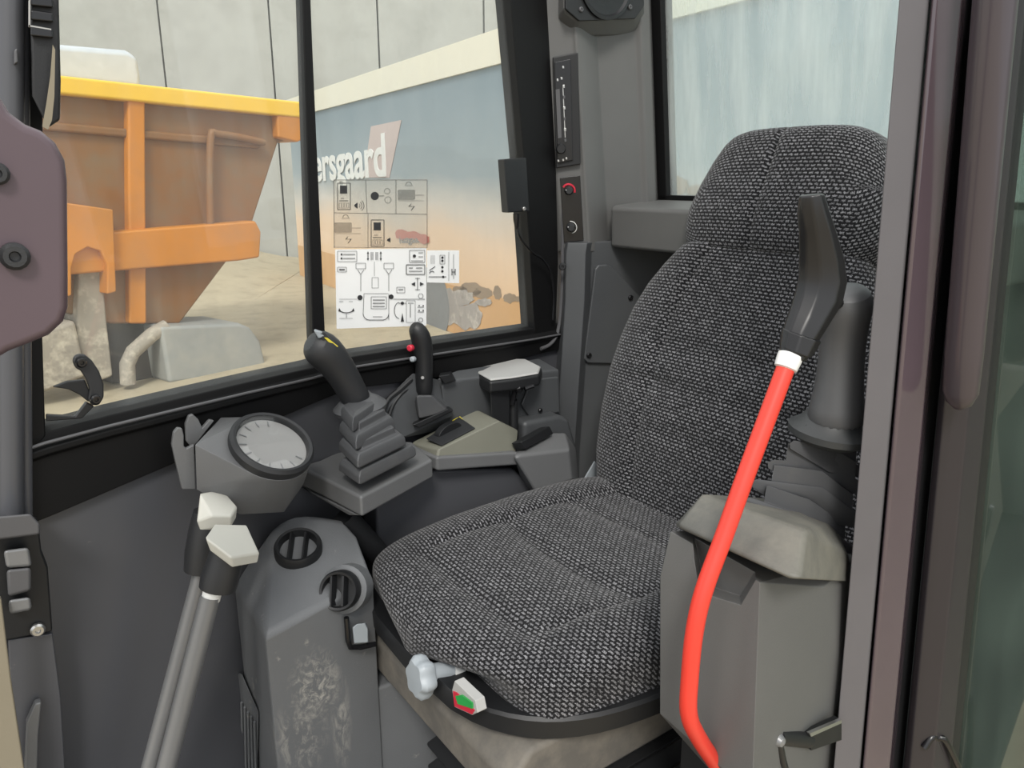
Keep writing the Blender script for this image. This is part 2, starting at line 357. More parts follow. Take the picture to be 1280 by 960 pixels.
# access cover on it
lp = V((LL[3].x, LL[3].y, 0)); ln = V((LL[4].y-LL[3].y, -(LL[4].x-LL[3].x), 0)).normalized()
if ln.y > 0: ln = -ln
cov = thing('access_cover', AP(745, 455, lp, ln), 'dark grey four sided access cover screwed to the lining beside the backrest', 'cover')
g = MB(); g.prism([AP(x, y, lp+ln*0.002, ln) for x, y in ((742, 336), (746, 331), (757, 330), (764, 334), (812, 384), (812, 455), (733, 453), (728, 448))], ln*0.008)
obj('cover_plate', g, 'trim_dark', cov, bevel=0.003)
for x, y in ((736, 444), (788, 372)): screw(AP(x, y, lp+ln*0.010, ln), ln, 0.006, cov)
# back wall and window shelf
XR = rear_x(1.1)
g = MB(); g.box((XR, 0.36, 0.0), (XR+0.04, 1.32, 1.1)); o = obj('wall_back', g, 'trim_dark', bevel=0.004); o['kind'] = 'structure'
g = MB()
sx = AY(764, 259, 1.235).x; zt = AY(764, 259, 1.235).z
g.hull([(sx, 1.235, zt), (sx+0.02, 1.25, zt+0.004), (sx, 0.45, zt), (XR, 1.26, 1.108), (XR, 0.45, 1.108), (sx+0.005, 1.235, zt-0.085), (sx+0.005, 0.45, zt-0.085), (XR, 1.26, zt-0.085), (XR, 0.45, zt-0.085)])
o = obj('trim_3', g, 'trim', bevel=0.008, seg=3); o['kind'] = 'structure'
# rear window
w2 = thing('window_2', (XR, 0.8, 1.1), None, None, kind='structure')
g = MB()
for (ya, yb, za, zb) in ((1.222, 1.27, 1.1, 1.8), (0.36, 0.39, 1.1, 1.8), (0.36, 1.245, 1.1, 1.118), (0.36, 1.245, 1.78, 1.8)):
    g.hull([(rear_x(z)+k, y, z) for z in (za+.001, zb) for y in (ya, yb) for k in (-0.006, 0.03)])
obj('window_frame', g, 'frame', w2, bevel=0.002)
g = MB(); g.hull([(rear_x(z)+k, y, z) for z in (1.112, 1.785) for y in (0.385, 1.228) for k in (0.008, 0.013)]); obj('pane', g, 'glass_rear', w2)
# front right corner post and sill parts at the left edge
g = MB()
for (xt, xb_, r, yy) in ((-8, -10, 0.016, 1.07), (14, 14, 0.013, 1.055), (27, 33, 0.007, 1.065)):
    g.tube([AY(xb_, 650, yy), AY((xt+xb_)/2, 300, yy), AY(xt, -60, yy)], r, 14)
g.prism([AY(-40, 640, 1.075), AY(44, 640, 1.075), AY(38, 1000, 1.075), AY(-40, 1000, 1.075)], (0, 0.02, 0))
o = obj('trim_4', g, 'panel'); o['kind'] = 'structure'

# near door post (B pillar): matt inner strip, glossy strip, both lean with the cab side
def PB(xt, xb, Y, y): x = xt+(xb-xt)*(y/960); return AY(x, y, Y)
def strip(pts, yt=-60, yb=1010):
    g = MB(); r = []
    for y in (yb, 480, yt):
        r.append([PB(xt, xb, Y, y) for xt, xb, Y in pts])
    zb, zt_ = -0.05, 1.75
    bot = [p+(q-p)*((zb-p.z)/(q.z-p.z)) for p, q in zip(r[0], r[2])]; top = [p+(q-p)*((zt_-p.z)/(q.z-p.z)) for p, q in zip(r[0], r[2])]
    g.loft([bot, top]); return g
post = thing('trim_5', (0.76, 0.42, 0.0), None, None, kind='structure')
obj('post_lining', strip([(1124, 1042, 0.415), (1160, 1074, 0.400), (1166, 1079, 0.425), (1150, 1068, 0.435), (1126, 1046, 0.435)]), 'pillar', post, bevel=0.002)
obj('post_face', strip([(1164, 1078, 0.402), (1170, 1082, 0.398), (1203, 1112, 0.388), (1208, 1117, 0.395), (1208, 1117, 0.44), (1168, 1082, 0.44)]), 'pillar_gloss', post, bevel=0.003, label='glossy purple grey strip')
obj('seal_strip', strip([(1208, 1117, 0.397), (1222, 1128, 0.396), (1222, 1128, 0.43), (1208, 1117, 0.43)]), 'black', post, label='black rubber seal strip')
# open door seen edge on: frame, grab handle, dark pane
door = thing('door_1', (0.9, 0.36, 0.0), None, None, kind='structure')
obj('door_frame', strip([(1221, 1129, 0.386), (1228, 1137, 0.378), (1260, 1166, 0.358), (1283, 1188, 0.352), (1286, 1191, 0.362), (1262, 1172, 0.40), (1226, 1133, 0.41)]), 'door', door, bevel=0.003)
obj('seal_strip', strip([(1283, 1187, 0.353), (1294, 1197, 0.350), (1294, 1197, 0.356), (1284, 1189, 0.362)]), 'black', door, label='black rubber seal strip')
g = MB(); p0 = PB(1292, 1196, 0.353, 480); lean = (PB(1292, 1196, 0.353, 0)-PB(1292, 1196, 0.353, 960)); lean = lean/lean.z
dv = V((0.035, -0.35, 0)); c0 = p0+lean*(-0.15-p0.z); hh = lean*1.85
g.prism([c0, c0+dv, c0+dv+V((0.004, 0.001, 0)), c0+V((0.004, 0.001, 0))], hh); obj('pane', g, 'glass_door', door)
hp = [PB(1244, 1147+12, 0.352, y) for y in (-60, 100, 300, 440, 490)]
g = MB(); g.tube(hp+[hp[-1]+V((0.002, 0.001, -0.012)), hp[-1]+V((0.003, 0.002, -0.019))], [0.0185]*4+[0.0175, 0.013, 0.004], 18, flat=0.75)
M['handle'] = mat('dark_handle', (62, 55, 60), 0.3, coat=0.3)
obj('grab_handle', g, 'handle', door, label='rounded dark grab handle')
g = MB()
hk = [AY(1155, 935, 0.365), AY(1166, 920, 0.362), AY(1172, 930, 0.36), AY(1190, 975, 0.355)]
g.tube(smooth_path(hk, 5), 0.0045, 10); g.tube(smooth_path([AY(1168, 925, 0.362), AY(1182, 926, 0.352), AY(1205, 975, 0.34)], 5), 0.004, 10)
obj('door_hook', g, 'black_gloss', door)

# ================================================================== THE SEAT
SY = 0.84
seat = thing('operator_seat', (0.75, SY, 0.0), 'black operator seat in flecked woven fabric with tall backrest and headrest', 'seat')
def sup(t, p): return max(0.0, 1-abs(t)**p)**(1/p)
def gro(x, c, w): return math.exp(-((x-c)/w)**2)
def closed_grid(fn, nu, nv):
    """front and back sheets of a padded cushion, sharing the rim"""
    g = MB(); pts = []; uvs = []
    us = [math.sin(math.pi/2*(-1+2*i/nu)) for i in range(nu+1)]; vv = [math.sin(math.pi/2*(-1+2*j/nv)) for j in range(nv+1)]
    def sp(t): return math.copysign(abs(t)**0.8, t)
    for side in (1, -1):
        o = len(pts)
        for v in vv:
            for u in us:
                p, uv = fn(u, v, side); pts.append(p); uvs.append(uv)
    n1 = (nu+1)*(nv+1)
    fs = []
    for j in range(nv):
        for i in range(nu):
            a = j*(nu+1)+i
            fs.append((a, a+1, a+nu+2, a+nu+1)); fs.append((n1+a+nu+1, n1+a+nu+2, n1+a+1, n1+a))
    g.add(pts, fs, uvs); return g
def finish_cushion(o):
    bm = bmesh.new(); bm.from_mesh(o.data); bmesh.ops.remove_doubles(bm, verts=bm.verts, dist=0.0004)
    bmesh.ops.recalc_face_normals(bm, faces=bm.faces); bm.to_mesh(o.data); bm.free()
    o.data.polygons.foreach_set('use_smooth', [True]*len(o.data.polygons))
# cushion: u to the far side (+Y), v from front (-1) to back (+1)
def cush(u, v, side):
    t = (v+1)/2
    hw = (0.236+0.034*min(1, t*1.7))*(sup(v, 9.0) if v < 0 else sup(v, 7))
    y = u*hw + 0.014*(1-t)
    x = 0.428 + 0.607*t + (0.034 if u > 0 else 0.055)*abs(u)**2.5*(1-t)**2
    h = 0.072*sup(u, 5.0)*sup(v, 5.0 if v > 0 else 7.0)
    if side > 0:
        z = 0.497 + h
        au = abs(u)
        bol = 1/(1+math.exp(-(au-0.62)/0.05))
        edge = sup(u, 5)*sup(v, 5)
        z += 0.016*bol*edge*min(1, t*3) - 0.006*gro(au, 0.60, 0.03)*edge*(1 if t > 0.18 else 0)
        mid = (1-bol)*edge
        z -= 0.0075*gro(t, 0.44+0.05*u*u, 0.022)*mid + 0.007*gro(t, 0.17-0.03*u*u, 0.022)*mid + 0.006*gro(t, 0.74-0.12*u*u, 0.02)*mid
        z += 0.007*gro(t, 0.30, 0.09)*mid + 0.004*gro(t, 0.6, 0.1)*mid - 0.012*gro(t, 0.85, 0.15)*mid
        z -= 0.006*max(0, 1-t*5)**1.5
        z += 0.004*t
    else:
        z = 0.497 - 0.12*h
    uv = (y + (0.072-h)*math.copysign(0.8, u), x - (0.072-h)*(0.9 if v < 0 else -0.9))
    return V((x, SY+y, z)), uv
cu = obj('seat_cushion', closed_grid(cush, 72, 72), 'fabric', seat); finish_cushion(cu)
# backrest and headrest: w up from the cushion, u to the far side
BX0, BZ0, BX1, BZ1 = 0.968, 0.50, 1.155, 1.235
bu = V((BX1-BX0, 0, BZ1-BZ0)); BL = bu.length; bu.normalize(); bn = V((-bu.z, 0, bu.x))   # bn points to the sitter
def interp(tb, t):
    for (a, b), (c, d) in zip(tb, tb[1:]):
        if t <= c:
            k = (t-a)/(c-a); k = k*k*(3-2*k) if False else k; return b+(d-b)*k
    return tb[-1][1]
BHW = [(0, 0.250), (0.06, 0.276), (0.12, 0.296), (0.2, 0.307), (0.29, 0.308), (0.36, 0.296), (0.42, 0.278), (0.47, 0.252), (0.51, 0.222), (0.535, 0.200), (0.552, 0.186), (0.56, 0.17)]
SYB = 0.822
def back(u, v, side):
    s = (v+1)/2*0.56; hw = interp(BHW, s)
    e = sup(u, 3.5)*(sup(v, 9) if v < 0 else sup(v, 14)); th = 0.055*e
    if side > 0:
        au = abs(u); bol = 1/(1+math.exp(-(au-0.55)/0.06))
        th += (0.022*bol - 0.006*gro(au, 0.54, 0.03))*sup(u, 4)*sup(v, 8)
        mid = (1-bol)
        th += (0.018*gro(s, 0.22, 0.12) - 0.008*gro(s, 0.36+0.02*u*u, 0.013) - 0.007*gro(s, 0.285+0.02*u*u, 0.012) - 0.006*gro(s, 0.20, 0.012))*mid*e
        th -= 0.010*gro(s, 0.285, 0.012)*gro(au, 0.55, 0.2)
        off = th-0.05
    else: off = -0.05-0.05*e
    p = V((BX0, SYB+u*hw, BZ0)) + bu*s + bn*off
    d_ = (0.055-min(th, 0.055))
    return p, (u*hw+d_*math.copysign(1.0, u), s)
bk = obj('backrest', closed_grid(back, 72, 80), 'fabric', seat); finish_cushion(bk)
HHW = [(0, 0.188), (0.03, 0.198), (0.07, 0.199), (0.12, 0.186), (0.16, 0.170), (0.19, 0.152), (0.205, 0.137), (0.214, 0.115), (0.218, 0.085)]
def head(u, v, side):
    s = (v+1)/2*0.218; hw = interp(HHW, s)
    e = sup(u, 3.6)*(sup(v, 6) if v > 0 else sup(v, 10)); th = 0.062*e
    if side > 0:
        th += 0.012*gro(s, 0.06, 0.07)*e - 0.006*gro(u, 0.10, 0.03)*e - 0.007*gro(abs(u), 0.62, 0.03)*e*0
        off = th-0.055
    else: off = -0.055-0.045*e
    p = V((BX0, SYB-0.004+u*hw, BZ0)) + bu*(s+0.548) + bn*off
    d_ = 0.062-min(th, 0.062)
    return p, (u*hw+d_*math.copysign(1.0, u)+0.003, s+0.9+(d_ if v > 0 else -d_))
hd = obj('headrest', closed_grid(head, 56, 48), 'fabric', seat); finish_cushion(hd)
# back shell
g = MB(); rings = []
for s in (0.02, 0.15, 0.3, 0.42, 0.5, 0.56, 0.66, 0.73):
    hw = (interp(BHW, min(s, 0.54))-0.012) if s < 0.55 else 0.15
    c = V((BX0, SYB, BZ0))+bu*s
    rings.append([c+V((0, k*hw, 0))+bn*o_ for k, o_ in ((-1, -0.055), (-0.6, -0.045), (0.6, -0.045), (1, -0.055), (0.9, -0.10), (0.5, -0.115), (-0.5, -0.115), (-0.9, -0.10))])
g.loft(rings); obj('back_shell', g, 'black', seat, bevel=0.006)
# pan under the cushion
def pan_ring(k, z, zf):
    r = []
    for i in range(48):
        a = 2*math.pi*i/48; c, s_ = math.cos(a), math.sin(a)
        u = math.copysign(abs(s_)**0.42, s_); v = math.copysign(abs(c)**0.42, c); t = (v+1)/2
        hw = 0.238+0.030*min(1, t*1.7)
        r.append(V((0.434+0.596*t+(0.034 if u > 0 else 0.055)*abs(u)**2.5*(1-t)**2+k*v*0.6, SY+0.014*(1-t)+u*(hw+k), z)))
    return r
g = MB(); g.loft([pan_ring(-0.03, 0.463, 0), pan_ring(0.0, 0.466, 0), pan_ring(0.014, 0.474, 0), pan_ring(0.016, 0.500, 0), pan_ring(0.012, 0.504, 0), pan_ring(-0.02, 0.499, 0)])
obj('seat_pan', g, 'black', seat)
# dusty adjuster frame under the pan
g = MB(); g.hull([(x, y, z) for y in (0.63, 1.065) for x, z in ((0.446, 0.435), (0.449, 0.372), (0.480, 0.468), (1.0, 0.468), (1.0, 0.372))])
obj('adjuster_frame', g, 'dust', seat, bevel=0.008, label='dusty grey adjuster frame')
# suspension bellows
g = MB(); rings = []
for i in range(15):
    k = 0.0 if i % 2 else 0.016; z = 0.374-0.31*i/14
    rings.append([V((x, y, z)) for x, y in ((0.52-k, 0.63-k), (0.96+k, 0.63-k), (0.96+k, 0.94+k), (0.52-k, 0.94+k))])
g.loft(rings); obj('suspension_bellows', g, 'black', seat, bevel=0.003)
g = MB().box((0.5, 0.62, 0.0), (0.96, 0.95, 0.065)); obj('base_plate', g, 'black', seat, bevel=0.006)
# weight knob (star grip) and gauge window
kp = AX(527, 846, 0.415); kn = V((-1, 0.03, 0.12)).normalized()
g = MB(); rings = []
kx = kn.cross(V((0,0,1))).normalized(); ky = kn.cross(kx)
for r, h in ((0.010, -0.045), (0.013, -0.045), (0.013, -0.012), (0.024, -0.010), (0.027, -0.004), (0.027, 0.006), (0.022, 0.012), (0.006, 0.013)):
    rings.append([kp+kn*h+(kx*math.cos(a)+ky*math.sin(a))*r*(1+(0.09*math.cos(6*a) if r > 0.02 else 0)) for a in [2*math.pi*i/48 for i in range(48)]])
g.loft(rings); kb = obj('weight_knob', g, 'knob', seat, label='pale grey six lobed knob')
g = MB(); g.lathe([(0.006, -0.06), (0.015, -0.06), (0.015, -0.045), (0.006, -0.045)], kp, kn, 20); obj('knob_collar', g, 'white', kb)
g = MB(); WQ = ((565, 862), (568, 851), (594, 876), (597, 891), (590, 894), (568, 884))
wq = lambda x, y, o_=0.0: AX(x, y, 0.424-o_)
g.prism([wq(*p) for p in WQ], (0.014, 0, 0)); wi = obj('weight_indicator', g, 'armtop', seat, bevel=0.001, label='clear weight gauge with red and green marks')
g = MB(); g.prism([wq(x, y, 0.001) for x, y in ((566, 864), (571, 866), (593, 888), (590, 893), (568, 883))], (0.002, 0, 0)); obj('red_mark', g, 'redbtn', wi)
g = MB(); g.prism([wq(x, y, 0.002) for x, y in ((569, 870), (577, 869), (590, 879), (590, 886), (572, 880))], (0.002, 0, 0)); obj('green_mark', g, 'green', wi)
# belt flap between backrest and rear console
g = MB(); g.prism([AY(x, y, 1.135) for x, y in ((727, 606), (744, 577), (750, 585), (747, 600), (740, 608))], (0, 0.004, 0)); obj('belt_flap', g, 'knob', seat, label='pale grey belt flap')

# ================================================================== NEAR SIDE CONSOLE, LEVER
def cut(o, mb):
    c = obj('cutter', mb, 'black'); m = o.modifiers.new('cut', 'BOOLEAN'); m.object = c; m.operation = 'DIFFERENCE'; m.solver = 'EXACT'
    o.modifiers.move(len(o.modifiers)-1, 0)
    bev = [x for x in o.modifiers if x.type == 'BEVEL']; keep = [(b.width, b.segments) for b in bev]
    for b in bev: o.modifiers.remove(b)
    bpy.context.view_layer.update()
    me = bpy.data.meshes.new_from_object(o.evaluated_get(bpy.context.evaluated_depsgraph_get()))
    o.modifiers.clear(); o.data = me; me.polygons.foreach_set('use_smooth', [True]*len(me.polygons))
    for wd, sg in keep:
        b = o.modifiers.new('bevel', 'BEVEL'); b.width = wd; b.segments = sg; b.limit_method = 'ANGLE'; b.angle_limit = math.radians(28); b.harden_normals = True
    bpy.data.objects.remove(c)
lc = thing('control_console', (0.72, 0.48, 0.0), 'grey box shaped control console on the near side of the seat, behind the red lever', 'console')
FX = 0.605
cb = [AX(838, 664, FX), AX(825, 720, FX-0.012), AX(825, 892, FX-0.012), AX(950, 728, FX+0.002), AX(943, 965, FX-0.008)]
yn = cb[3].y
g = MB(); g.hull([cb[0], cb[1], cb[2], cb[3], cb[4]+V((0, 0, -0.03)), V((0.84, 0.447, 0.70)), V((0.96, 0.452, 0.30)), V((0.72, yn-0.004, 0.715)), V((0.70, yn-0.006, 0.36)),
    V((0.86, 0.485, 0.70)), V((0.86, cb[0].y, 0.70)), V((0.96, 0.485, 0.30)), V((0.90, cb[0].y, 0.42)), V((FX+0.03, cb[0].y+0.004, 0.5))])
body = obj('console_body', g, 'trim', lc, bevel=0.008, seg=3)
g = MB(); g.hull([AX(x, y, FX-0.04) for x, y in ((858, 668), (870, 655), (962, 705), (928, 778), (868, 752))]+[AX(x, y, FX+0.02) for x, y in ((868, 670), (876, 660), (950, 705), (925, 745), (880, 730))])
cut(body, g)
g = MB(); g.box((FX+0.03, yn+0.02, 0.0), (0.90, cb[0].y-0.01, 0.5)); obj('pedestal', g, 'black', lc, bevel=0.004)
capz = lambda x, y, X: AX(x, y, X)
g = MB(); g.hull([AX(846, 659, 0.592), AX(860, 640, 0.605), AX(985, 723, 0.592), AX(879, 617, 0.64), AX(1008, 662, 0.648), AX(1000, 724, 0.600),
    AY(1058, 728, 0.425), AY(1062, 695, 0.43), V((0.86, 0.49, 0.70)), V((0.86, 0.49, 0.725)), V((0.86, 0.55, 0.70)), V((0.86, 0.55, 0.735)), V((0.62, 0.548, 0.765))])
cap = obj('console_cap', g, 'console_dusty', lc, bevel=0.006, seg=3, label='olive grey dusty console cap')
g = MB()
steps = [  # left, near and right corners of each pleat in the photo, their planes, height
    ((932, 618), (1012, 645), (1075, 686), 0.690, 0.464, 0.455, 0.017),
    ((942, 596), (1029, 607), (1085, 648), 0.705, 0.466, 0.446, 0.014),
    ((963, 573), (1040, 578), (1086, 606), 0.725, 0.472, 0.452, 0.013),
    ((990, 549), (1037, 558), (1082, 586), 0.745, 0.478, 0.460, 0.012)]
for i, (l_, c_, r_, X, Yc, Yr, hgt) in enumerate(steps):
    a, b, c = AX(*l_, X), AY(*c_, Yc), AY(*r_, Yr); d_ = a+c-b; d_.z = min(d_.z, a.z-0.012); q = [a, b, c, d_]; ctr = (a+b+c+d_)/4
    if i == 0: d_.z -= 0.05
    sc = lambda k, dz: [ctr+(p-ctr)*k+V((0, 0, dz)) for p in q]
    g = MB(); g.loft([sc(0.8, -hgt-0.002), sc(1.03, -hgt), sc(1.05, -hgt*0.45), sc(0.93, 0), sc(0.72, 0.001), sc(0.70, 0.024)])
    if i == 0:
        bel = thing('joystick', ctr+V((0, 0, -hgt)), 'dark grey joystick on pleated rubber boot, nearest the door post behind the red lever', 'joystick')
        boot = obj('rubber_boot', g, 'rubber', bel, bevel=0.0025)
    else: obj('boot_fold', g, 'rubber', boot, bevel=0.0025)
jb = AX(1028, 540, 0.782); 
g = MB(); pth = [AX(1032, 548, 0.79), AX(1034, 532, 0.79), AX(1040, 518, 0.79)]
g.lathe([(0.034, -0.012), (0.046, -0.004), (0.047, 0.004), (0.036, 0.012), (0.028, 0.024), (0.02, 0.024)], AX(1036, 540, 0.80), V((0.05, -0.1, 1)), 28); obj('flange', g, 'rubber_dark', bel)
g = MB(); pth = [AX(x, y, X) for x, y, X in ((1042, 536, 0.80), (1046, 510, 0.80), (1050, 470, 0.80), (1053, 430, 0.80), (1055, 400, 0.795), (1058, 380, 0.79), (1060, 365, 0.786), (1060, 359, 0.784))]
g.tube(pth, [0.036, 0.029, 0.0245, 0.024, 0.027, 0.0285, 0.024, 0.012], 22, flat=1.1); obj('grip', g, 'rubber', bel, sub=1)
g = MB(); bp = AX(1045, 378, 0.752); g.lathe([(0.007, -0.004), (0.007, 0.004), (0.004, 0.006)], bp, V((-1, -0.2, 0.3)), 14); obj('thumb_button', g, 'black_gloss', bel)

# red safety lever
YL = 0.445
rl = thing('safety_lever', AY(900, 958, YL), 'bent red safety lever with black grip and white collar', 'lever')
path = [AY(915, 985, 0.46), AY(895, 955, 0.452), AY(872, 920, 0.447), AY(861, 892, YL), AY(862, 850, YL), AY(868, 790, YL), AY(880, 738, YL), AY(905, 670, YL), AY(930, 600, YL), AY(956, 530, YL), AY(984, 455, YL)]
g = MB(); g.tube(smooth_path(path, 5), 0.0092, 18); obj('lever_rod', g, 'red', rl)
ga_, gb_ = AY(982, 460, YL), AY(990, 440, YL)
ax = (gb_-ga_).normalized()
g = MB(); g.lathe([(0.0075, -0.002), (0.0115, 0.0), (0.0125, 0.010), (0.0125, 0.014), (0.009, 0.016)], ga_, ax, 20); obj('collar', g, 'white', rl, label='white collar')
def gring(x, y, wpx, Yd, dep, tilt):
    c = AY(x, y, YL); k = 1/F*((c-CAM).dot(FW)); u = RT*tilt[0]+UP*tilt[1]; n_ = V((-FW.x, -FW.y, 0)).normalized()
    pr = [(-1, 0.1), (-0.82, 0.62), (-0.3, 1.0), (0.5, 0.9), (1.0, 0.35), (1.0, -0.6), (0.4, -1), (-0.7, -0.9)]
    return [c+u*(wpx*k*a)+n_*(dep*b) for a, b in pr]
rings = [gring(990, 446, 17, 0, 0.013, (0.94, -0.34)), gring(997, 425, 22, 0, 0.015, (0.94, -0.33)), gring(1003, 412, 24, 0, 0.016, (0.95, -0.3)), gring(1011, 395, 26, 0, 0.017, (0.96, -0.28)),
         gring(1022, 372, 30, 0, 0.017, (0.97, -0.2)), gring(1027, 350, 30, 0, 0.017, (0.99, -0.08)), gring(1026, 325, 28, 0, 0.016, (1, -0.02)), gring(1021, 290, 23, 0, 0.015, (1, 0.0)), gring(1015, 262, 19, 0, 0.014, (0.98, 0.2)), gring(1014, 243, 15, 0, 0.012, (0.99, 0.1))]
g = MB(); g.loft(rings); obj('grip', g, 'grip_black', rl, bevel=0.0025, seg=2, label='black angular grip')
g = MB(); g.loft([gring(993, 440, 20, 0, 0.0165, (0.94, -0.34)), gring(1001, 417, 25, 0, 0.018, (0.95, -0.32))]); obj('grip_sleeve', g, 'grip_black', rl, bevel=0.002)
# small latch at the bottom of the console
lt = thing('side_latch', AY(975, 940, 0.405), 'small black latch with a ball end low on the near console side', 'latch')
g = MB(); c = AY(973, 925, 0.405); g.lathe([(0, -0.008), (0.005, -0.006), (0.008, 0), (0.005, 0.006), (0, 0.008)], c, V((0, -1, 0)), 16); obj('ball', g, 'steel', lt)
g = MB(); g.tube([c, AY(978, 950, 0.405), AY(988, 985, 0.41)], 0.0045, 10); g.tube([c+V((0.004, 0.004, 0)), AY(1010, 925, 0.412)], 0.009, 12); obj('arm', g, 'black', lt)
lb = thing('catch_strip', AY(1030, 920, 0.407), 'thin silver edged strip on the near console side', 'strip')
g = MB(); g.prism([AY(x, y, 0.406) for x, y in ((1012, 919), (1052, 900), (1052, 925), (1014, 938))], (0, 0.01, 0)); obj('plate', g, 'black', lb)
g = MB(); g.prism([AY(x, y, 0.404) for x, y in ((1012, 917), (1052, 900), (1052, 904), (1014, 921))], (0, 0.004, 0)); obj('edge', g, 'zinc', lb)

# ================================================================== FAR SIDE CONTROLS
# heater tower with two round air outlets
A_, B_, C_, D_ = AX(292, 728, 0.268), AX(331, 795, 0.262), AY(405, 755, 0.955), AY(466, 722, 0.985)
E_, F_ = AY(366, 640, 1.135), AY(430, 650, 1.09)
tw = thing('heater_tower', (0.36, 1.06, 0.0), 'scuffed grey angular heater tower with two round air outlets beside the seat cushion', 'heater')
g = MB(); dn = lambda p, z=0.0: V((p.x, p.y, z))
g.hull([A_, B_, C_, D_, E_, F_, dn(A_), dn(B_), dn(D_), V((0.435, 1.12, 0)), V((0.435, 1.12, 0.60)), V((A_.x+0.01, 1.13, 0)), V((A_.x+0.03, 1.13, A_.z)), AY(340, 660, 1.12), AY(446, 668, 1.06)])
tb = obj('tower_body', g, 'hvac', tw, bevel=0.010, seg=3)
g = MB(); g.hull([(x, y, z) for x, y in ((0.40, 0.992), (0.585, 0.985), (0.60, 1.11), (0.40, 1.11)) for z in (0.0, 0.355)]); obj('tower_side', g, 'hvac', tw, bevel=0.006)
tn = (E_-A_).cross(C_-A_).normalized()
if tn.dot(FW) > 0: tn = -tn
tu = (AP(398, 660, A_, tn)-AP(350, 712, A_, tn)).normalized()
def vent(name, c, n_, r, label):
    v = obj(name, MB().lathe([(r, -0.012), (r, 0.004), (r*0.93, 0.009), (r*0.82, 0.008), (r*0.78, -0.010), (r*0.4, -0.011), (0, -0.011)], c, n_, 36), 'black', tw, label=label)
    n_ = V(n_).normalized(); u = n_.cross(V((0.2, 0.3, 1))).normalized(); w_ = n_.cross(u)
    for k in (-0.3, 0.3):
        hl = r*0.76*math.sqrt(1-k*k)
        obj('louvre', MB().obox(V(c)+u*(k*r)+n_*0.002, w_*hl, u*0.0014, n_*0.005+u*0.002), 'black', v)
from mathutils.bvhtree import BVHTree
bvh = BVHTree.FromPolygons([v.co+tw.location for v in tb.data.vertices], [list(p_.vertices) for p_ in tb.data.polygons])
def on_tower(x, y):
    h_, n_, _i, _d = bvh.ray_cast(CAM, ray(x, y).normalized()); return h_, (n_ if n_.dot(FW) < 0 else -n_)
vc, vn = on_tower(373, 688)
vent('air_outlet', vc+vn*0.006, vn, 0.036, 'upper open round air outlet')
v2, _n = on_tower(428, 737); n2 = V((-0.62, -0.70, 0.42)).normalized(); v2 = v2+n2*0.014
obj('outlet_socket', MB().lathe([(0.036, -0.04), (0.036, -0.004), (0.031, 0.0), (0.02, 0.0)], v2-n2*0.014, n2, 32), 'hvac', tw)
vent('air_outlet', v2, n2, 0.0295, 'lower tilted round air outlet')
def scuffs(m, spots):
    t = m.node_tree; N = t.nodes; L = t.links; p = N['Principled BSDF']; src = p.inputs['Base Color'].links[0].from_socket
    tcn = N.new('ShaderNodeTexCoord')
    for (c, r, strength, st) in spots:
        mp = N.new('ShaderNodeMapping'); mp.inputs['Location'].default_value = [-a/b for a, b in zip(c, r)]; mp.inputs['Scale'].default_value = [1/b for b in r]; L.new(tcn.outputs['Object'], mp.inputs[0])
        ln_ = N.new('ShaderNodeVectorMath'); ln_.operation = 'LENGTH'; L.new(mp.outputs[0], ln_.inputs[0])
        mr = N.new('ShaderNodeMapRange'); mr.inputs[1].default_value = 1.0; mr.inputs[2].default_value = 0.15; L.new(ln_.outputs['Value'], mr.inputs[0])
        mp2 = N.new('ShaderNodeMapping'); mp2.inputs['Scale'].default_value = st; L.new(tcn.outputs['Object'], mp2.inputs[0])
        nz = N.new('ShaderNodeTexNoise'); nz.inputs['Scale'].default_value = 1; nz.inputs['Detail'].default_value = 9; nz.inputs['Roughness'].default_value = 0.75; nz.inputs['Distortion'].default_value = 1.2; L.new(mp2.outputs[0], nz.inputs['Vector'])
        m2 = N.new('ShaderNodeMapRange'); m2.inputs[1].default_value = 0.47; m2.inputs[2].default_value = 0.66; L.new(nz.outputs['Fac'], m2.inputs[0])
        mu = N.new('ShaderNodeMath'); mu.operation = 'MULTIPLY'; L.new(mr.outputs[0], mu.inputs[0]); L.new(m2.outputs[0], mu.inputs[1])
        m3 = N.new('ShaderNodeMath'); m3.operation = 'MULTIPLY'; m3.inputs[1].default_value = strength; L.new(mu.outputs[0], m3.inputs[0])
        mx = N.new('ShaderNodeMix'); mx.data_type = 'RGBA'; L.new(m3.outputs[0], mx.inputs['Factor']); L.new(src, mx.inputs['A']); mx.inputs['B'].default_value = (*lin((196, 192, 182)), 1); src = mx.outputs['Result']
    L.new(src, p.inputs['Base Color'])
tr_ = V(tw.location)
scuffs(M['hvac'], [(AY(393, 855, 0.965)-tr_, (0.045, 0.06, 0.075), 1.0, (70, 70, 60)), (AY(375, 920, 0.965)-tr_, (0.05, 0.06, 0.08), 0.7, (60, 60, 30)), (AY(425, 900, 0.97)-tr_, (0.02, 0.06, 0.10), 0.7, (60, 60, 22))])
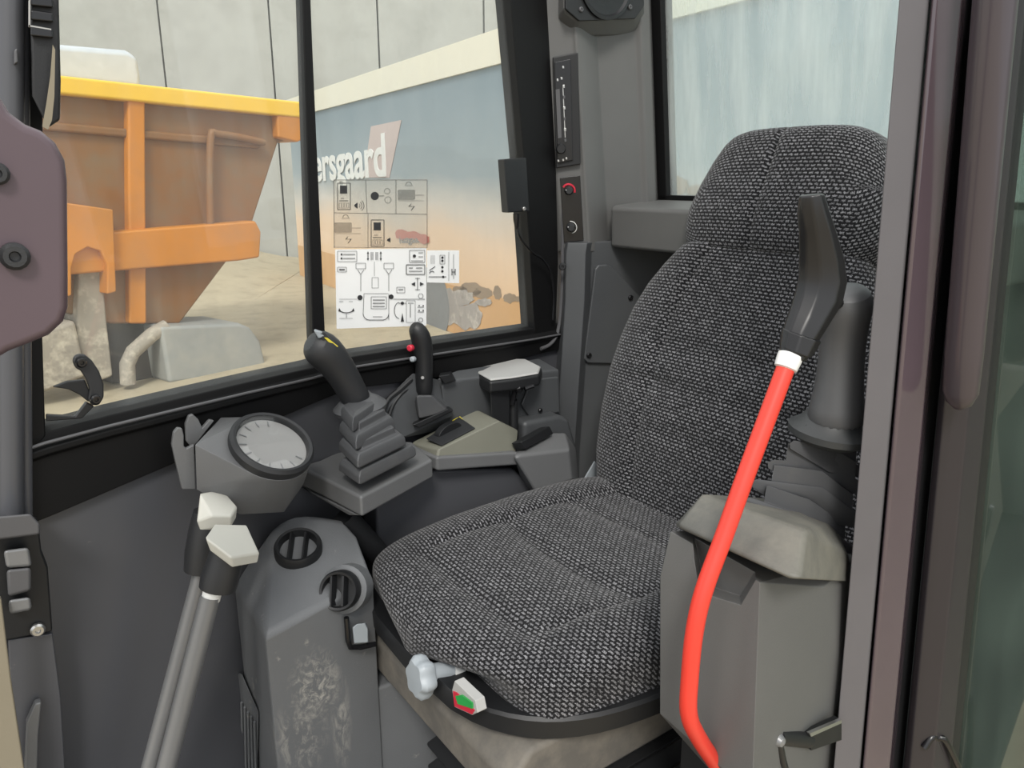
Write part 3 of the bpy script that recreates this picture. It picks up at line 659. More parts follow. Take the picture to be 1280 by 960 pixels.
# side grille and catch on the tower
g = MB(); gl = lambda x, y: AY(x, y, 1.0)
g.hull([AX(x, y, 0.262) for x, y in ((295, 842), (302, 842), (323, 890), (321, 975), (296, 975))]+[AX(x, y, 0.275) for x, y in ((297, 838), (326, 890), (324, 980), (298, 980))])
gr = obj('side_grille', g, 'hvac', tw, bevel=0.002)
for k in range(6):
    x0 = 298+k*4; obj('slat', MB().tube([AX(x0, 872+k*6, 0.259), AX(x0+2, 975, 0.259)], 0.0022, 6), 'hvac', gr)
ck = thing('clip_hook', AY(448, 805, 0.962), 'small black hook holding a white plastic clip on the heater tower', 'hook')
g = MB(); pk = [AY(x, y, 0.957) for x, y in ((433, 772), (434, 785), (435, 800), (438, 809), (450, 809), (469, 805))]; g.tube(pk, 0.0042, 8); obj('hook', g, 'black_gloss', ck)
g = MB(); g.hull([AY(x, y, 0.948) for x, y in ((441, 785), (446, 780), (456, 779), (460, 786), (460, 803), (443, 804))]+[AY(x, y, 0.962) for x, y in ((440, 783), (458, 778), (461, 803), (442, 806))])
obj('clip', g, 'knob', ck, bevel=0.0015, label='pale clip')

# inner side of the far console, behind the cushion
fc = thing('far_console', (0.62, 1.17, 0.0), 'charcoal console body on the far side of the seat, under the joystick tray', 'console')
g = MB(); yc = 1.128
pp = [AY(x, y, yc) for x, y in ((470, 622), (545, 588), (642, 586), (690, 640), (735, 668))]
g.hull([V((p.x, yc, p.z)) for p in pp]+[V((p.x, 1.185, p.z)) for p in pp]+[V((0.50, yc, 0)), V((0.90, yc, 0)), V((0.90, 1.185, 0)), V((0.50, 1.185, 0))])
obj('console_side', g, 'panel', fc, bevel=0.006)
# tray carrying joystick and pod
TZ = 0.690
tray = [AZ(x, y, TZ) for x, y in ((372, 583), (401, 596), (451, 621), (541, 574), (516, 552), (455, 548), (400, 575))]
g = MB(); g.prism([p+V((0, 0, -0.034)) for p in tray], (0, 0, 0.034)); 
obj('joystick_tray', g, 'console', fc, bevel=0.005, seg=3)
g = MB(); g.hull([tray[0]+V((0,0,-.036)), tray[1]+V((0.003,0.006,-.036)), tray[2]+V((0,0.012,-.036)), tray[3]+V((0,0.02,-.036)), tray[4]+V((0,0,-.036)), tray[1]+V((0.03,0.05,-.05)), tray[2]+V((0,0.05,-.05)), tray[3]+V((-0.04,0.05,-.06)), tray[4]+V((-0.03,0,-.06))])
obj('tray_underside', g, 'console', fc, bevel=0.004)
# support leg between tower and tray
g = MB(); g.tube([AY(430, 645, 1.1), AY(480, 700, 1.1)], 0.02, 12); obj('tray_bracket', g, 'black', fc)

# tall joystick of the far side
js = thing('joystick', AZ(475, 590, TZ), 'dark grey joystick with yellow thumb button standing on the tray beside the round gauge', 'joystick')
fold = [((423, 588), (449, 606), (521, 569), 0.712, 17), ((423, 562), (447, 586), (508, 556), 0.738, 18), ((424, 540), (445, 563), (494, 534), 0.762, 18), ((426, 522), (441, 540), (478, 513), 0.785, 15)]
bt = None
for (l_, c_, r_, z, hp_) in fold:
    a, b, c = AZ(*l_, z), AZ(*c_, z), AZ(*r_, z); d_ = a+c-b; q = [a, b, c, d_]; ctr = (a+b+c+d_)/4; hgt = 0.019
    sc = lambda k, dz: [ctr+(p-ctr)*k+V((0, 0, dz)) for p in q]
    g = MB(); g.loft([sc(0.9, -0.003), sc(1.0, 0.0), sc(0.98, hgt*0.6), sc(0.88, hgt), sc(0.70, hgt+0.002), sc(0.66, hgt+(0.013 if z < 0.78 else 0.003))])
    if bt is None: bt = obj('rubber_boot', g, 'rubber', js, bevel=0.003)
    else: obj('boot_fold', g, 'rubber', bt, bevel=0.003)
YJ = 1.115
fa = AY(450, 508, YJ); fx = (AY(415, 440, YJ)-fa).normalized()
g = MB(); g.lathe([(0.026, -0.016), (0.042, -0.006), (0.044, 0.001), (0.034, 0.010), (0.024, 0.016), (0.015, 0.016)], fa, V((-0.14, 0.0, 1)), 28); obj('flange', g, 'rubber', js)
g = MB(); pth = [AY(x, y, YJ) for x, y in ((449, 506), (443, 495), (432, 474), (420, 455), (407, 440), (395, 431), (385, 426))]
g.tube(pth, [0.024, 0.0235, 0.0245, 0.027, 0.030, 0.029, 0.016], 20); obj('grip', g, 'grip', js, sub=1)
g = MB(); g.hull([AY(x, y, YJ-0.022) for x, y in ((398, 415), (405, 415), (424, 434), (420, 441), (404, 428))]+[AY(x, y, YJ+0.016) for x, y in ((398, 413), (425, 433), (404, 428))]); gt = obj('button_plate', g, 'grip', js, bevel=0.002)
g = MB(); g.hull([AY(x, y, YJ-0.024) for x, y in ((405, 422), (409, 422), (423, 433), (420, 437))]+[AY(x, y, YJ-0.010) for x, y in ((405, 421), (423, 432))]); obj('thumb_button', g, 'yellow', gt, bevel=0.001, label='yellow thumb button')
g = MB(); g.hull([AY(x, y, YJ-0.022) for x, y in ((392, 413), (402, 414), (408, 421), (398, 423))]+[AY(x, y, YJ+0.010) for x, y in ((393, 411), (405, 416), (400, 424))]); obj('rocker_button', g, 'knob', js, bevel=0.002, label='grey rocker button')

# gauge pod
gp_ = thing('gauge_pod', AY(300, 640, 1.08), 'grey pod with a large round glass gauge on the tray end nearest the front', 'gauge')
g = MB()
gn_ = (-FW*0.50 + (RT*0.545+UP*0.838)*0.866).normalized(); gc = AY(340, 556, 1.045)
pod = [AY(245, 553, 1.045), AY(246, 612, 1.045), AY(276, 522, 1.13), AY(310, 521, 1.14), AY(372, 562, 1.09), AY(381, 582, 1.055), AY(379, 606, 1.055), AY(354, 640, 1.05), AY(300, 643, 1.045), AY(300, 600, 1.028), AY(345, 600, 1.022), AY(290, 560, 1.035), AY(255, 610, 1.12), AY(355, 640, 1.13), AY(380, 600, 1.14)]
pod = [p - gn_*max(0.0, (p-gc).dot(gn_)+0.006) for p in pod]
pod += [gc-gn_*0.008+(gn_.cross(V((0,0,1))).normalized()*math.cos(t)+gn_.cross(gn_.cross(V((0,0,1))).normalized())*math.sin(t))*0.061 for t in [2*math.pi*i/28 for i in range(28)]]
g.hull(pod)
obj('pod_shell', g, 'console', gp_, bevel=0.008, seg=3)
g = MB(); g.lathe([(0.056, -0.03), (0.061, -0.004), (0.061, 0.004), (0.057, 0.009), (0.053, 0.008), (0.051, 0.002), (0.051, -0.01)], gc, gn_, 48); obj('bezel', g, 'grip', gp_)
g = MB(); g.lathe([(0.051, -0.004), (0.051, -0.001), (0, -0.001)], gc, gn_, 48); df_ = obj('dial_face', g, 'armtop', gp_, label='dial face painted pale for the sky mirrored in its glass')  # pale colour paints the sky reflection on the gauge
gu = gn_.cross(V((0,0,1))).normalized(); gw = gn_.cross(gu)
g = MB()
for k in range(11):
    a = math.radians(-120+24*k); dr = gu*math.cos(a)+gw*math.sin(a); g.obox(gc+dr*0.042+gn_*0.0005, dr*0.005, gn_.cross(dr)*0.0008, gn_*0.0004)
obj('tick_marks', g, 'inkgrey', df_)
g = MB(); g.lathe([(0.053, 0.0055), (0.053, 0.007), (0, 0.007)], gc, gn_, 48); obj('gauge_glass', g, 'lens', gp_)
g = MB(); g.prism([AY(x, y, 1.062) for x, y in ((215, 556), (217, 541), (222, 535), (228, 536), (230, 545), (230, 558), (233, 561), (243, 556), (245, 612), (228, 612), (219, 575))], (0, 0.008, 0))
g.prism([AY(x, y, 1.10) for x, y in ((233, 552), (232, 530), (236, 520), (241, 518), (248, 524), (253, 535), (262, 525), (268, 526), (247, 553), (240, 560))], (0, 0.008, 0))
obj('fork_bracket', g, 'console', gp_, bevel=0.0015, label='forked grey bracket')

# dial box
db = thing('throttle_box', AY(590, 588, 1.10), 'olive grey wedge box with a black throttle dial, between the joystick and the armrest', 'control')
g = MB(); yb_ = 1.105
v_ = [AY(515, 553, 1.19), AY(545, 578, yb_), AY(548, 562, yb_+0.004), AY(624, 526, 1.135), AY(596, 512, 1.21), AY(645, 571, yb_+0.005), AY(648, 538, 1.16)]
g.hull(v_+[V((v_[0].x, v_[0].y, v_[1].z-0.01)), V((v_[6].x, 1.21, v_[5].z)), AY(520, 566, 1.17)]); obj('box_top', g, 'beige', db, bevel=0.005, seg=3)
g = MB(); pr = [V((v_[1].x-0.002, yb_-0.006, v_[1].z+0.012)), V((v_[5].x, yb_-0.004, v_[5].z+0.012))]
g.hull([pr[0], pr[1], pr[0]+V((0, 0, -0.026)), pr[1]+V((0, 0, -0.026)), V((pr[0].x-0.02, 1.2, pr[0].z)), V((pr[1].x, 1.2, pr[1].z)), V((pr[0].x-0.02, 1.2, pr[0].z-0.026)), V((pr[1].x, 1.2, pr[1].z-0.026))])
obj('box_base', g, 'console', db, bevel=0.005, seg=3)
tp = v_[2]; tn_ = (v_[3]-v_[2]).cross(v_[4]-v_[2]).normalized(); tn_ = tn_ if tn_.z > 0 else -tn_
dl = lambda x, y, o_=0.0: AP(x, y, tp+tn_*o_, tn_)
g = MB(); g.prism([dl(x, y, 0.001) for x, y in ((533, 549), (574, 522), (594, 536), (552, 558))], tn_*0.002); pl8 = obj('dial_plate', g, 'grip', db, bevel=0.0008)
g = MB(); ua = (dl(580, 530)-dl(543, 549)).normalized(); ub = tn_.cross(ua)
ct = dl(560, 540)
rr = [[ct+ua*(0.030*math.cos(t))+ub*k+tn_*(0.016*math.sin(t)+0.001) for t in [math.pi*i/14 for i in range(15)]] for k in (-0.007, 0.007)]
g.loft(rr); obj('dial', g, 'black', db, bevel=0.001, label='black thumb wheel')
g = MB(); g.prism([dl(x, y, 0.0015) for x, y in ((565, 526), (575, 521), (579, 525), (569, 530))], tn_*0.001); obj('yellow_mark', g, 'yellow', db)

# pedestal with the second, dark lever
p2 = thing('blade_lever', AY(528, 520, 1.19), 'slim black upright lever with red button behind the dial box', 'lever')
g = MB(); g.hull([AY(x, y, 1.17) for x, y in ((520, 494), (540, 494), (562, 515), (524, 524))]+[AY(x, y, 1.23) for x, y in ((524, 493), (541, 493), (560, 508), (516, 510))]); obj('boot', g, 'rubber', p2, bevel=0.004)
g = MB(); g.hull([AY(x, y, 1.165) for x, y in ((516, 531), (524, 535), (566, 514), (560, 511))]+[AY(x, y, 1.24) for x, y in ((516, 522), (560, 505), (524, 529), (566, 510))]); obj('boot_plate', g, 'black', p2, bevel=0.002)
g = MB(); g.tube([AY(x, y, 1.2) for x, y in ((530, 497), (530, 480), (530, 455), (529, 435), (526, 420), (520, 410), (515, 407))], [0.0165, 0.0165, 0.0165, 0.0185, 0.0195, 0.016, 0.009], 18); obj('grip', g, 'black', p2, sub=1)
g = MB(); g.lathe([(0.006, -0.004), (0.006, 0.003), (0.004, 0.005)], AY(513, 435, 1.192), V((-1, -0.6, 0.1)), 14); obj('red_button', g, 'redbtn', p2, label='red button')
g = MB(); g.lathe([(0.005, -0.004), (0.005, 0.003), (0.003, 0.005)], AY(516, 449, 1.192), V((-1, -0.6, 0.1)), 14); obj('grey_button', g, 'knob', p2, label='grey button')
g = MB(); g.lathe([(0.003, -0.002), (0.003, 0.002), (0, 0.002)], AY(528, 472, 1.18), V((-0.3, -1, 0.1)), 12); obj('screw', g, 'zinc', p2)
# side lining wedge the lever stands on
sw = thing('console_wedge', AY(500, 540, 1.23), 'grey sloping console wedge between the tall joystick and the side window', 'console')
g = MB(); g.hull([AY(475, 530, 1.19), AY(470, 512, 1.19), AY(512, 470, 1.21), AY(560, 490, 1.215), AY(565, 520, 1.2), AY(500, 548, 1.18)]+[V((p.x, W(p.x)-0.03, p.z)) for p in (AY(475, 530, 1.19), AY(480, 505, 1.19), AY(515, 466, 1.21), AY(560, 478, 1.215), AY(565, 540, 1.2))])
obj('wedge_body', g, 'trim_dark', sw, bevel=0.005)
g = MB(); g.tube(smooth_path([AY(478, 518, 1.18), AY(485, 500, 1.195), AY(500, 487, 1.2), AY(514, 474, 1.205)], 4), 0.005, 8); g.tube(smooth_path([AY(486, 520, 1.18), AY(492, 505, 1.195), AY(502, 492, 1.2), AY(514, 484, 1.205)], 4), 0.004, 8); obj('cable', g, 'black', sw)

# armrest on its post
ar = thing('armrest', AY(630, 545, 1.19), 'small padded armrest on a black post, its top painted pale as lit', 'armrest')
za = AY(625, 468, 1.19).z
g = MB(); at_ = [AZ(x, y, za) for x, y in ((579, 458), (612, 477), (640, 474), (675, 468), (678, 460), (658, 450), (602, 449))]
g.hull(at_+[p+V((0, 0, -0.024)) for p in at_]); obj('armrest_pad', g, 'black', ar, bevel=0.006, seg=3)
ctr = sum(at_, V())/len(at_); g = MB(); g.hull([ctr+(p-ctr)*0.93+V((0, 0, 0.004)) for p in at_]+[ctr+(p-ctr)*0.97 for p in at_]); obj('armrest_top', g, 'armtop', ar, bevel=0.003, label='armrest top painted pale as lit')  # pale sheet paints the light on the pad's top
g = MB(); g.hull([AY(x, y, Y) for Y in (1.165, 1.185) for x, y in ((612, 474), (638, 474), (637, 540), (614, 524))]); obj('post', g, 'black', ar, bevel=0.003)
kc = AY(644, 485, 1.16); g = MB(); g.lathe([(0.004, -0.02), (0.004, 0), (0.010, 0.002), (0.012, 0.008), (0.008, 0.014)], kc, V((0.5, -0.8, 0.2)), 8); g.tube([kc+V((0.012, -0.015, 0)), kc+V((0.03, -0.018, 0.004))], 0.005, 8); g.tube([kc, AY(640, 506, 1.165)], 0.005, 8); obj('clamp_knob', g, 'black_gloss', ar)
g = MB(); g.tube([AY(641, 500, 1.175), AY(642, 560, 1.175)], 0.010, 10); obj('post_sleeve', g, 'black', ar)

# lining box under the window and lower cover
lb2 = thing('lining_box', AY(630, 560, 1.23), 'dark grey moulded box against the wall behind the armrest', 'box')
g = MB()
f1 = [AY(x, y, 1.205) for x, y in ((552, 482), (580, 473), (700, 462), (702, 520), (560, 560))]
g.hull(f1+[V((p.x, W(p.x)-0.024, p.z+0.012)) for p in f1[:3]]+[V((p.x, W(p.x)-0.024, p.z)) for p in f1[3:]]); obj('box_body', g, 'trim_dark', lb2, bevel=0.006, seg=3)
g = MB(); f2 = [AY(x, y, 1.203) for x, y in ((663, 474), (696, 470), (698, 515), (660, 520), (650, 505))]; g.prism(f2, (0, -0.006, 0)); obj('box_cover', g, 'trim_dark', lb2, bevel=0.004)
screw(AY(675, 513, 1.196), V((0, -1, 0)), 0.005, lb2)
g = MB(); g.hull([AY(x, y, 1.19) for x, y in ((548, 470), (562, 468), (570, 476), (556, 480))]+[AY(x, y, 1.23) for x, y in ((550, 466), (564, 464), (570, 474))]); obj('hinge_tab', g, 'black', lb2, bevel=0.002)
lo = thing('lower_cover', AY(690, 640, 1.17), 'dark rounded lining cover below the moulded box, beside the backrest', 'cover')
g = MB(); f3 = [AY(x, y, 1.165) for x, y in ((655, 528), (700, 519), (712, 524), (722, 560), (726, 640), (655, 640))]; g.hull(f3+[V((p.x, W(p.x)-0.03, p.z)) for p in f3]); obj('cover_plate', g, 'trim_dark', lo, bevel=0.010, seg=3)
# rocker bracket with two dark pads
rb = thing('rocker_switch_unit', AY(690, 610, 1.13), 'dark grey switch housing with two black rocker pads next to the seat cushion', 'switch')
hs = [AY(x, y, 1.09) for x, y in ((642, 570), (658, 590), (712, 562), (716, 600), (670, 616))]
g = MB(); g.hull(hs+[AY(x, y, 1.155) for x, y in ((640, 562), (690, 540), (706, 540), (720, 560), (724, 605), (655, 610))]); obj('housing', g, 'console', rb, bevel=0.006, seg=3)
hn = (hs[1]-hs[0]).cross(AY(700, 541, 1.155)-hs[0]).normalized(); hn = hn if hn.dot(FW) < 0 else -hn
for q, h_ in ((((646, 553), (682, 533), (687, 543), (652, 562)), 0.010), (((657, 568), (692, 549), (699, 558), (663, 578)), 0.007)):
    pq = [AP(x, y, hs[0], hn) for x, y in q]
    g = MB(); g.hull([p+hn*h_ for p in pq]+[p-hn*0.014 for p in pq]); obj('rocker_pad', g, 'black', rb, bevel=0.0025)

# two travel levers with pale caps
def travel(name_label, Y, rod, rrad, grip_top, neck, col_c, lab):
    t = thing('travel_lever', (AY(*rod[1], Y).x-0.06, Y, 0.0), lab, 'lever', 'travel levers')
    a, b = AY(*rod[0], Y), AY(*rod[1], Y); d_ = (b-a).normalized(); e_ = b+d_*((0.02-b.z)/d_.z)
    obj('rod', MB().tube([a, e_], rrad, 20), 'steel', t)
    obj('collar', MB().lathe([(rrad*0.7, -0.012), (rrad*0.95, -0.008), (rrad*0.95, 0.008), (rrad*0.7, 0.012)], AY(*col_c, Y), -d_, 18), 'white', t, label='white collar')
    nk = [AY(x, y, Y) for x, y in neck]; obj('grip_neck', MB().tube(nk, [0.023, 0.024, 0.0225, 0.021][:len(nk)], 18), 'grip', t, label='dark ribbed neck')
    g = MB(); top = [AY(x, y, Y+dy) for x, y, dy in grip_top]; g.hull(top+[p+V((0, 0.0, -0.018))+(sum(top, V())/len(top)-p)*0.12 for p in top]); obj('pedal_cap', g, 'cap', t, bevel=0.003, seg=3, label='dusty white wedge cap')
    obj('pivot', MB().lathe([(0.04, 0), (0.04, 0.02), (0.03, 0.045), (0.018, 0.05)], V((e_.x, e_.y, 0)), V((0, 0, 1)), 20), 'black', t)
travel('', 1.02, ((252, 712), (186, 960)), 0.0105, ((249, 617, 0.0), (262, 614, 0.02), (284, 618, 0.02), (297, 633, -0.01), (290, 645, -0.03), (265, 645, -0.03), (245, 652, -0.02)), ((252, 712), (254, 690), (258, 660), (262, 640)), (250, 708), 'farther of the two grey travel levers, its white cap seen behind the nearer one')
travel('', 0.93, ((263, 745), (208, 960)), 0.0125, ((256, 672, -0.02), (268, 655, 0.03), (285, 660, 0.02), (309, 656, 0.03), (325, 691, -0.015), (289, 697, -0.04)), ((272, 735), (275, 722), (280, 705), (284, 690)), (265, 742), 'nearer of the two grey travel levers, with the larger white cap in front')

# ================================================================== ON THE REAR CORNER LINING
def facet(i, j, z=1.3):
    a, b = TR(*TP[i], z), TR(*TP[j], z); u = (b-a).normalized(); v = V((LEAN, 0, 1)).normalized(); n_ = u.cross(v).normalized()
    if n_.dot(FW) > 0: n_ = -n_
    return a, u, v, n_
pa, pu, pv, pn = facet(1, 2)
fp = lambda x, y, o_=0.0: AP(x, y, pa+pn*o_, pn)
ra = thing('radio', fp(710, 207), 'upright black radio with a row of small keys on the corner lining', 'radio')
g = MB(); g.prism([fp(x, y, 0.0) for x, y in ((690.5, 72), (722, 66), (725.5, 205), (695, 210))], pn*0.010); obj('bezel', g, 'black', ra, bevel=0.002)
g = MB(); g.prism([fp(x, y, 0.010) for x, y in ((693, 78), (713, 74), (716, 200), (697, 204))], pn*0.004); face = obj('faceplate', g, 'black_gloss', ra, bevel=0.001)
g = MB(); g.prism([fp(x, y, 0.0142) for x, y in ((694.5, 112), (699.5, 111), (702, 172), (697.5, 173))], pn*0.001); obj('display', g, 'seal', face)
g = MB(); g.prism([fp(x, y, 0.0142) for x, y in ((703, 106), (704, 106), (707, 172), (706, 172))], pn*0.001); obj('trim_line', g, 'zinc', face)
for k in range(6):
    y = 108+k*13.5; c = fp(704.5+k*0.45, y, 0.016); obj('key', MB().obox(c, pu*0.0022, pv*0.0030, pn*0.0016), 'zinc' if k % 2 == 0 else 'seal', face, bevel=0.0006)
obj('volume_knob', MB().lathe([(0.010, 0), (0.010, 0.010), (0.008, 0.013), (0, 0.013)], fp(701, 186, 0.014), pn, 20), 'black', ra)
for x, y in ((698, 201), (704, 200), (708, 198), (697, 100), (702, 98), (704, 84)): obj('key', MB().obox(fp(x, y, 0.0145), pu*0.0018, pv*0.0022, pn*0.001), 'zinc', face, bevel=0.0004)
sp_ = thing('switch_panel', fp(716, 302), 'narrow black panel with a red ringed knob and a white marked knob under the radio', 'switch panel')
g = MB(); g.prism([fp(x, y, 0.0) for x, y in ((700, 222), (725, 219), (729.5, 300), (705, 303))], pn*0.004); obj('plate', g, 'black_gloss', sp_, bevel=0.001)
for (x, y, m_, a0, a1) in ((711, 238, 'redbtn', -20, 150), (713.5, 284, 'white', -85, 100)):
    c = fp(x, y, 0.004); kn_ = obj('knob', MB().lathe([(0.0095, 0), (0.0095, 0.004), (0.0075, 0.012), (0.006, 0.014), (0, 0.014)], c, pn, 22), 'grip', sp_)
    g = MB(); wd = 0.0022 if m_ == 'redbtn' else 0.0008
    arc = [c+pn*0.0006+pu*(0.0125*math.cos(math.radians(t)))+pv*(0.0125*math.sin(math.radians(t))) for t in range(a0, a1+1, 10)]
    g.tube(arc, wd, 6); obj('scale_arc', g, m_, sp_, label='red scale arc' if m_ == 'redbtn' else 'white scale arc')
    g = MB(); g.obox(c+pn*0.0125-pu*0.004+pv*0.002, pu*0.003, pv*0.001, pn*0.0012); obj('pointer', g, 'white', kn_)
# speaker in a pod at the top
qa, qu, qv, qn = facet(3, 7, 1.5)
qa = qa + qn*0.014
fq = lambda x, y, o_=0.0: AP(x, y, qa+qn*o_, qn)
spk = thing('speaker', fq(755, 28), 'round black speaker in an eight sided frame at the top of the corner lining', 'speaker')
oct_ = [(705, -40), (705, 12), (722, 27), (792, 24), (803, 8), (803, -40), (790, -62), (720, -62)]
g = MB(); pod_ = [(697, -70), (697, 24), (716, 46), (796, 46), (809, 30), (809, -70)]; g.hull([fq(x, y, -0.002) for x, y in oct_]+[fq(x, y, -0.035) for x, y in pod_]); obj('speaker_pod', g, 'trim', spk, bevel=0.006, seg=3)
g = MB(); g.prism([fq(x, y, -0.002) for x, y in oct_], qn*0.006); obj('speaker_frame', g, 'black', spk, bevel=0.002)
scn = fq(757, -18, 0.004); g = MB(); g.lathe([(0.062, 0), (0.062, 0.005), (0.056, 0.006), (0.052, 0.001), (0.03, -0.0005), (0.018, 0.004), (0, 0.006)], scn, qn, 40); obj('cone', g, 'black_gloss', spk)
for x, y in ((726, 12), (787, 9)): screw(fq(x, y, 0.004), qn, 0.005, spk, 'screw', 'seal')
# small hook and screws low on the lining
screw(AY(703, 333, 1.262), V((-0.6, -0.8, 0)), 0.008, None, 'lining_plug', 'black')
tag(bpy.data.objects['lining_plug'], 'round black plug in the corner lining below the switch panel', 'plug')
tag(obj('wiper_bar', MB().hull([V((p.x, p.y, p.z+dz)) for p in (AX(797, 252, XR-0.03), AX(852, 262, XR-0.03), AX(856, 259, XR-0.008), AX(800, 248, XR-0.008)) for dz in (0, 0.006)]), 'black', bevel=0.0015), 'flat black bar lying on the rear window ledge', 'bar')
# receiver box with cable at the side window
rx = thing('receiver_box', AW(646, 266, 0.03), 'small flat black box with a cable hanging at the side window frame', 'box')
g = MB(); g.prism([AW(x, y, 0.052) for x, y in ((630, 199), (658, 197), (662, 264), (635, 266))], (0, 0.022, 0)); obj('case', g, 'black', rx, bevel=0.002)
g = MB(); g.lathe([(0.006, 0), (0.006, 0.012), (0.004, 0.026), (0.003, 0.03)], AW(645, 267, 0.042), V((0.05, 0, -1)), 14); obj('plug', g, 'black_gloss', rx)
cp = [AW(x, y, o_) for x, y, o_ in ((646, 276, 0.042), (648, 292, 0.045), (655, 304, 0.045), (667, 317, 0.042), (678, 324, 0.04), (688, 340, 0.038), (692, 370, 0.034), (691, 400, 0.034))]
obj('cable', MB().tube(smooth_path(cp, 5), 0.0024, 8), 'black_gloss', rx)
screw(AW(655, 261, 0.053), V((0, -1, 0)), 0.004, rx, 'screw', 'zinc')

# ================================================================== STICKERS ON THE SIDE WINDOW
def swp(x, y, o_=0.003): return AW(x, y, o_)
class Art(MB):
    def line(s, a, b, wd=0.6):
        d_ = math.hypot(b[0]-a[0], b[1]-a[1]) or 1; nx, ny = -(b[1]-a[1])/d_*wd/2, (b[0]-a[0])/d_*wd/2
        q = [(a[0]+nx, a[1]+ny), (b[0]+nx, b[1]+ny), (b[0]-nx, b[1]-ny), (a[0]-nx, a[1]-ny)]
        s.add([swp(*p, 0.0044) for p in q], [(0, 1, 2, 3)]); return s
    def rect(s, x0, y0, x1, y1, wd=0.6):
        for a, b in (((x0, y0), (x1, y0)), ((x1, y0), (x1, y1)), ((x1, y1), (x0, y1)), ((x0, y1), (x0, y0))): s.line(a, b, wd)
        return s
    def fill(s, *q): s.add([swp(*p, 0.0043) for p in q], [tuple(range(len(q)))]); return s
    def arc(s, cx, cy, r, a0=0, a1=360, wd=0.6, ry=None):
        ry = ry or r; P = [(cx+r*math.cos(math.radians(t)), cy+ry*math.sin(math.radians(t))) for t in [a0+(a1-a0)*k/14 for k in range(15)]]
        for a, b in zip(P, P[1:]): s.line(a, b, wd)
        return s
    def disc(s, cx, cy, r): return s.fill(*[(cx+r*math.cos(2*math.pi*k/14), cy+r*math.sin(2*math.pi*k/14)) for k in range(14)])
def sticker(name, q, m_, lab):
    t = thing(name, swp(*q[3]), lab, 'sticker', 'diagram stickers on the side window')
    nn = 6; g = MB()
    for k in range(nn):
        e0, e1 = k/nn, (k+1)/nn; L_ = lambda a, b, t_: (a[0]+(b[0]-a[0])*t_, a[1]+(b[1]-a[1])*t_)
        g.prism([swp(*L_(q[0], q[1], e0)), swp(*L_(q[0], q[1], e1)), swp(*L_(q[3], q[2], e1)), swp(*L_(q[3], q[2], e0))], (0, 0.0006, 0))
    obj('film', g, m_, t); return t
t1 = sticker('diagram_sticker', ((417, 224), (534, 224), (534, 310), (417, 310)), 'film', 'clear sticker with black line diagrams of displays on the side window, above the white one')
a = Art()
a.line((417, 225), (534, 225)); a.line((417, 266), (534, 268)); a.line((457, 225), (459, 267)); a.line((495, 225), (495, 267)); a.line((460, 267), (460, 310)); a.line((534, 225), (534, 310)); a.line((417, 225), (418, 310)); a.line((417, 309), (534, 310), 0.4)
for (x, y) in ((422, 229), (464, 275)):
    a.rect(x, y, x+16, y+33, 0.9); a.fill((x+3, y+3), (x+12, y+3), (x+12, y+13), (x+3, y+13)); a.line((x+2, y+22), (x+13, y+22), 1.0); a.line((x+4, y+19), (x+8, y+19), 0.8); a.rect(x+2, y+25, x+14, y+31, 0.5)
    for k in (5, 8, 11): a.line((x+k, y+26), (x+k, y+30), 0.8)
for r in (3, 5.5, 8): a.arc(447, 257, r, -50, 50, 0.7)
a.fill((443, 256), (447, 253), (447, 261), (443, 258)); a.arc(485, 300, 3, -50, 50, 0.6); a.fill((484, 299), (488, 297), (488, 303), (484, 301))
a.disc(468.5, 245, 5.2); a.line((474, 245), (480, 245), 0.8); a.arc(484, 239, 3.5, wd=0.5); a.arc(485, 250, 4, wd=0.5)
for (x, y) in ((498, 238), (419, 279)):
    a.rect(x, y, x+20, y+11, 0.8)
    for k in range(1, 10): a.line((x+k*2, y+1), (x+k*2, y+10), 0.9)
    a.line((x+21, y+6), (x+32, y+6), 0.5); a.arc(x+13, y-7, 3.5, 180, 360, 0.6); a.line((x+8, y-6), (x+18, y-6), 0.5)
    a.line((x+16, y+17), (x+13, y+20), 0.7); a.line((x+13, y+20), (x+20, y+20), 0.7); a.line((x+20, y+20), (x+16, y+25), 0.8); a.line((x, y+13), (x+32, y+13), 0.4)
obj('printed_diagrams', a, 'ink', t1)
t2 = sticker('diagram_sticker', ((419, 312), (533, 310), (533, 407), (421, 411)), 'sticker', 'large white sticker with a control pattern diagram on the side window')
a = Art()
a.rect(422, 314, 446, 327, 0.5); a.line((429, 318), (444, 318), 0.9); a.line((429, 323), (444, 323), 0.9); a.disc(427, 318, 1.3); a.disc(427, 323, 1.3)
a.rect(422, 334, 433, 340, 0.5); a.line((424, 337), (431, 337), 1.4)
for x in (460, 476): a.line((x, 315), (x, 325), 0.9); a.fill((x-1.3, 317), (x+1.3, 317), (x, 314)); a.fill((x-1.3, 323), (x+1.3, 323), (x, 326))
for x in (464, 466, 470, 472): a.line((x, 315), (x, 325), 0.7)
a.line((468, 327), (468, 345), 0.4); a.rect(465, 347, 473, 360, 0.4)
for x in (451, 486): a.rect(x-6, 329, x+6, 336, 0.5); a.line((x-4, 337), (x, 343), 0.5); a.line((x+4, 337), (x, 343), 0.5); a.line((x, 343), (x, 364), 0.5)
a.disc(450, 372, 3.2); a.disc(489, 371, 3.0)
a.rect(512, 313, 531, 328, 0.6); a.disc(518, 320, 2.0); a.line((523, 316), (529, 316), 0.7); a.line((523, 321), (529, 321), 0.7); a.line((514, 326), (529, 326), 0.7)
a.rect(508, 331, 531, 343, 0.9); a.line((511, 335), (516, 335), 0.9); a.line((520, 335), (528, 335), 0.9); a.line((511, 339), (528, 339), 0.8)
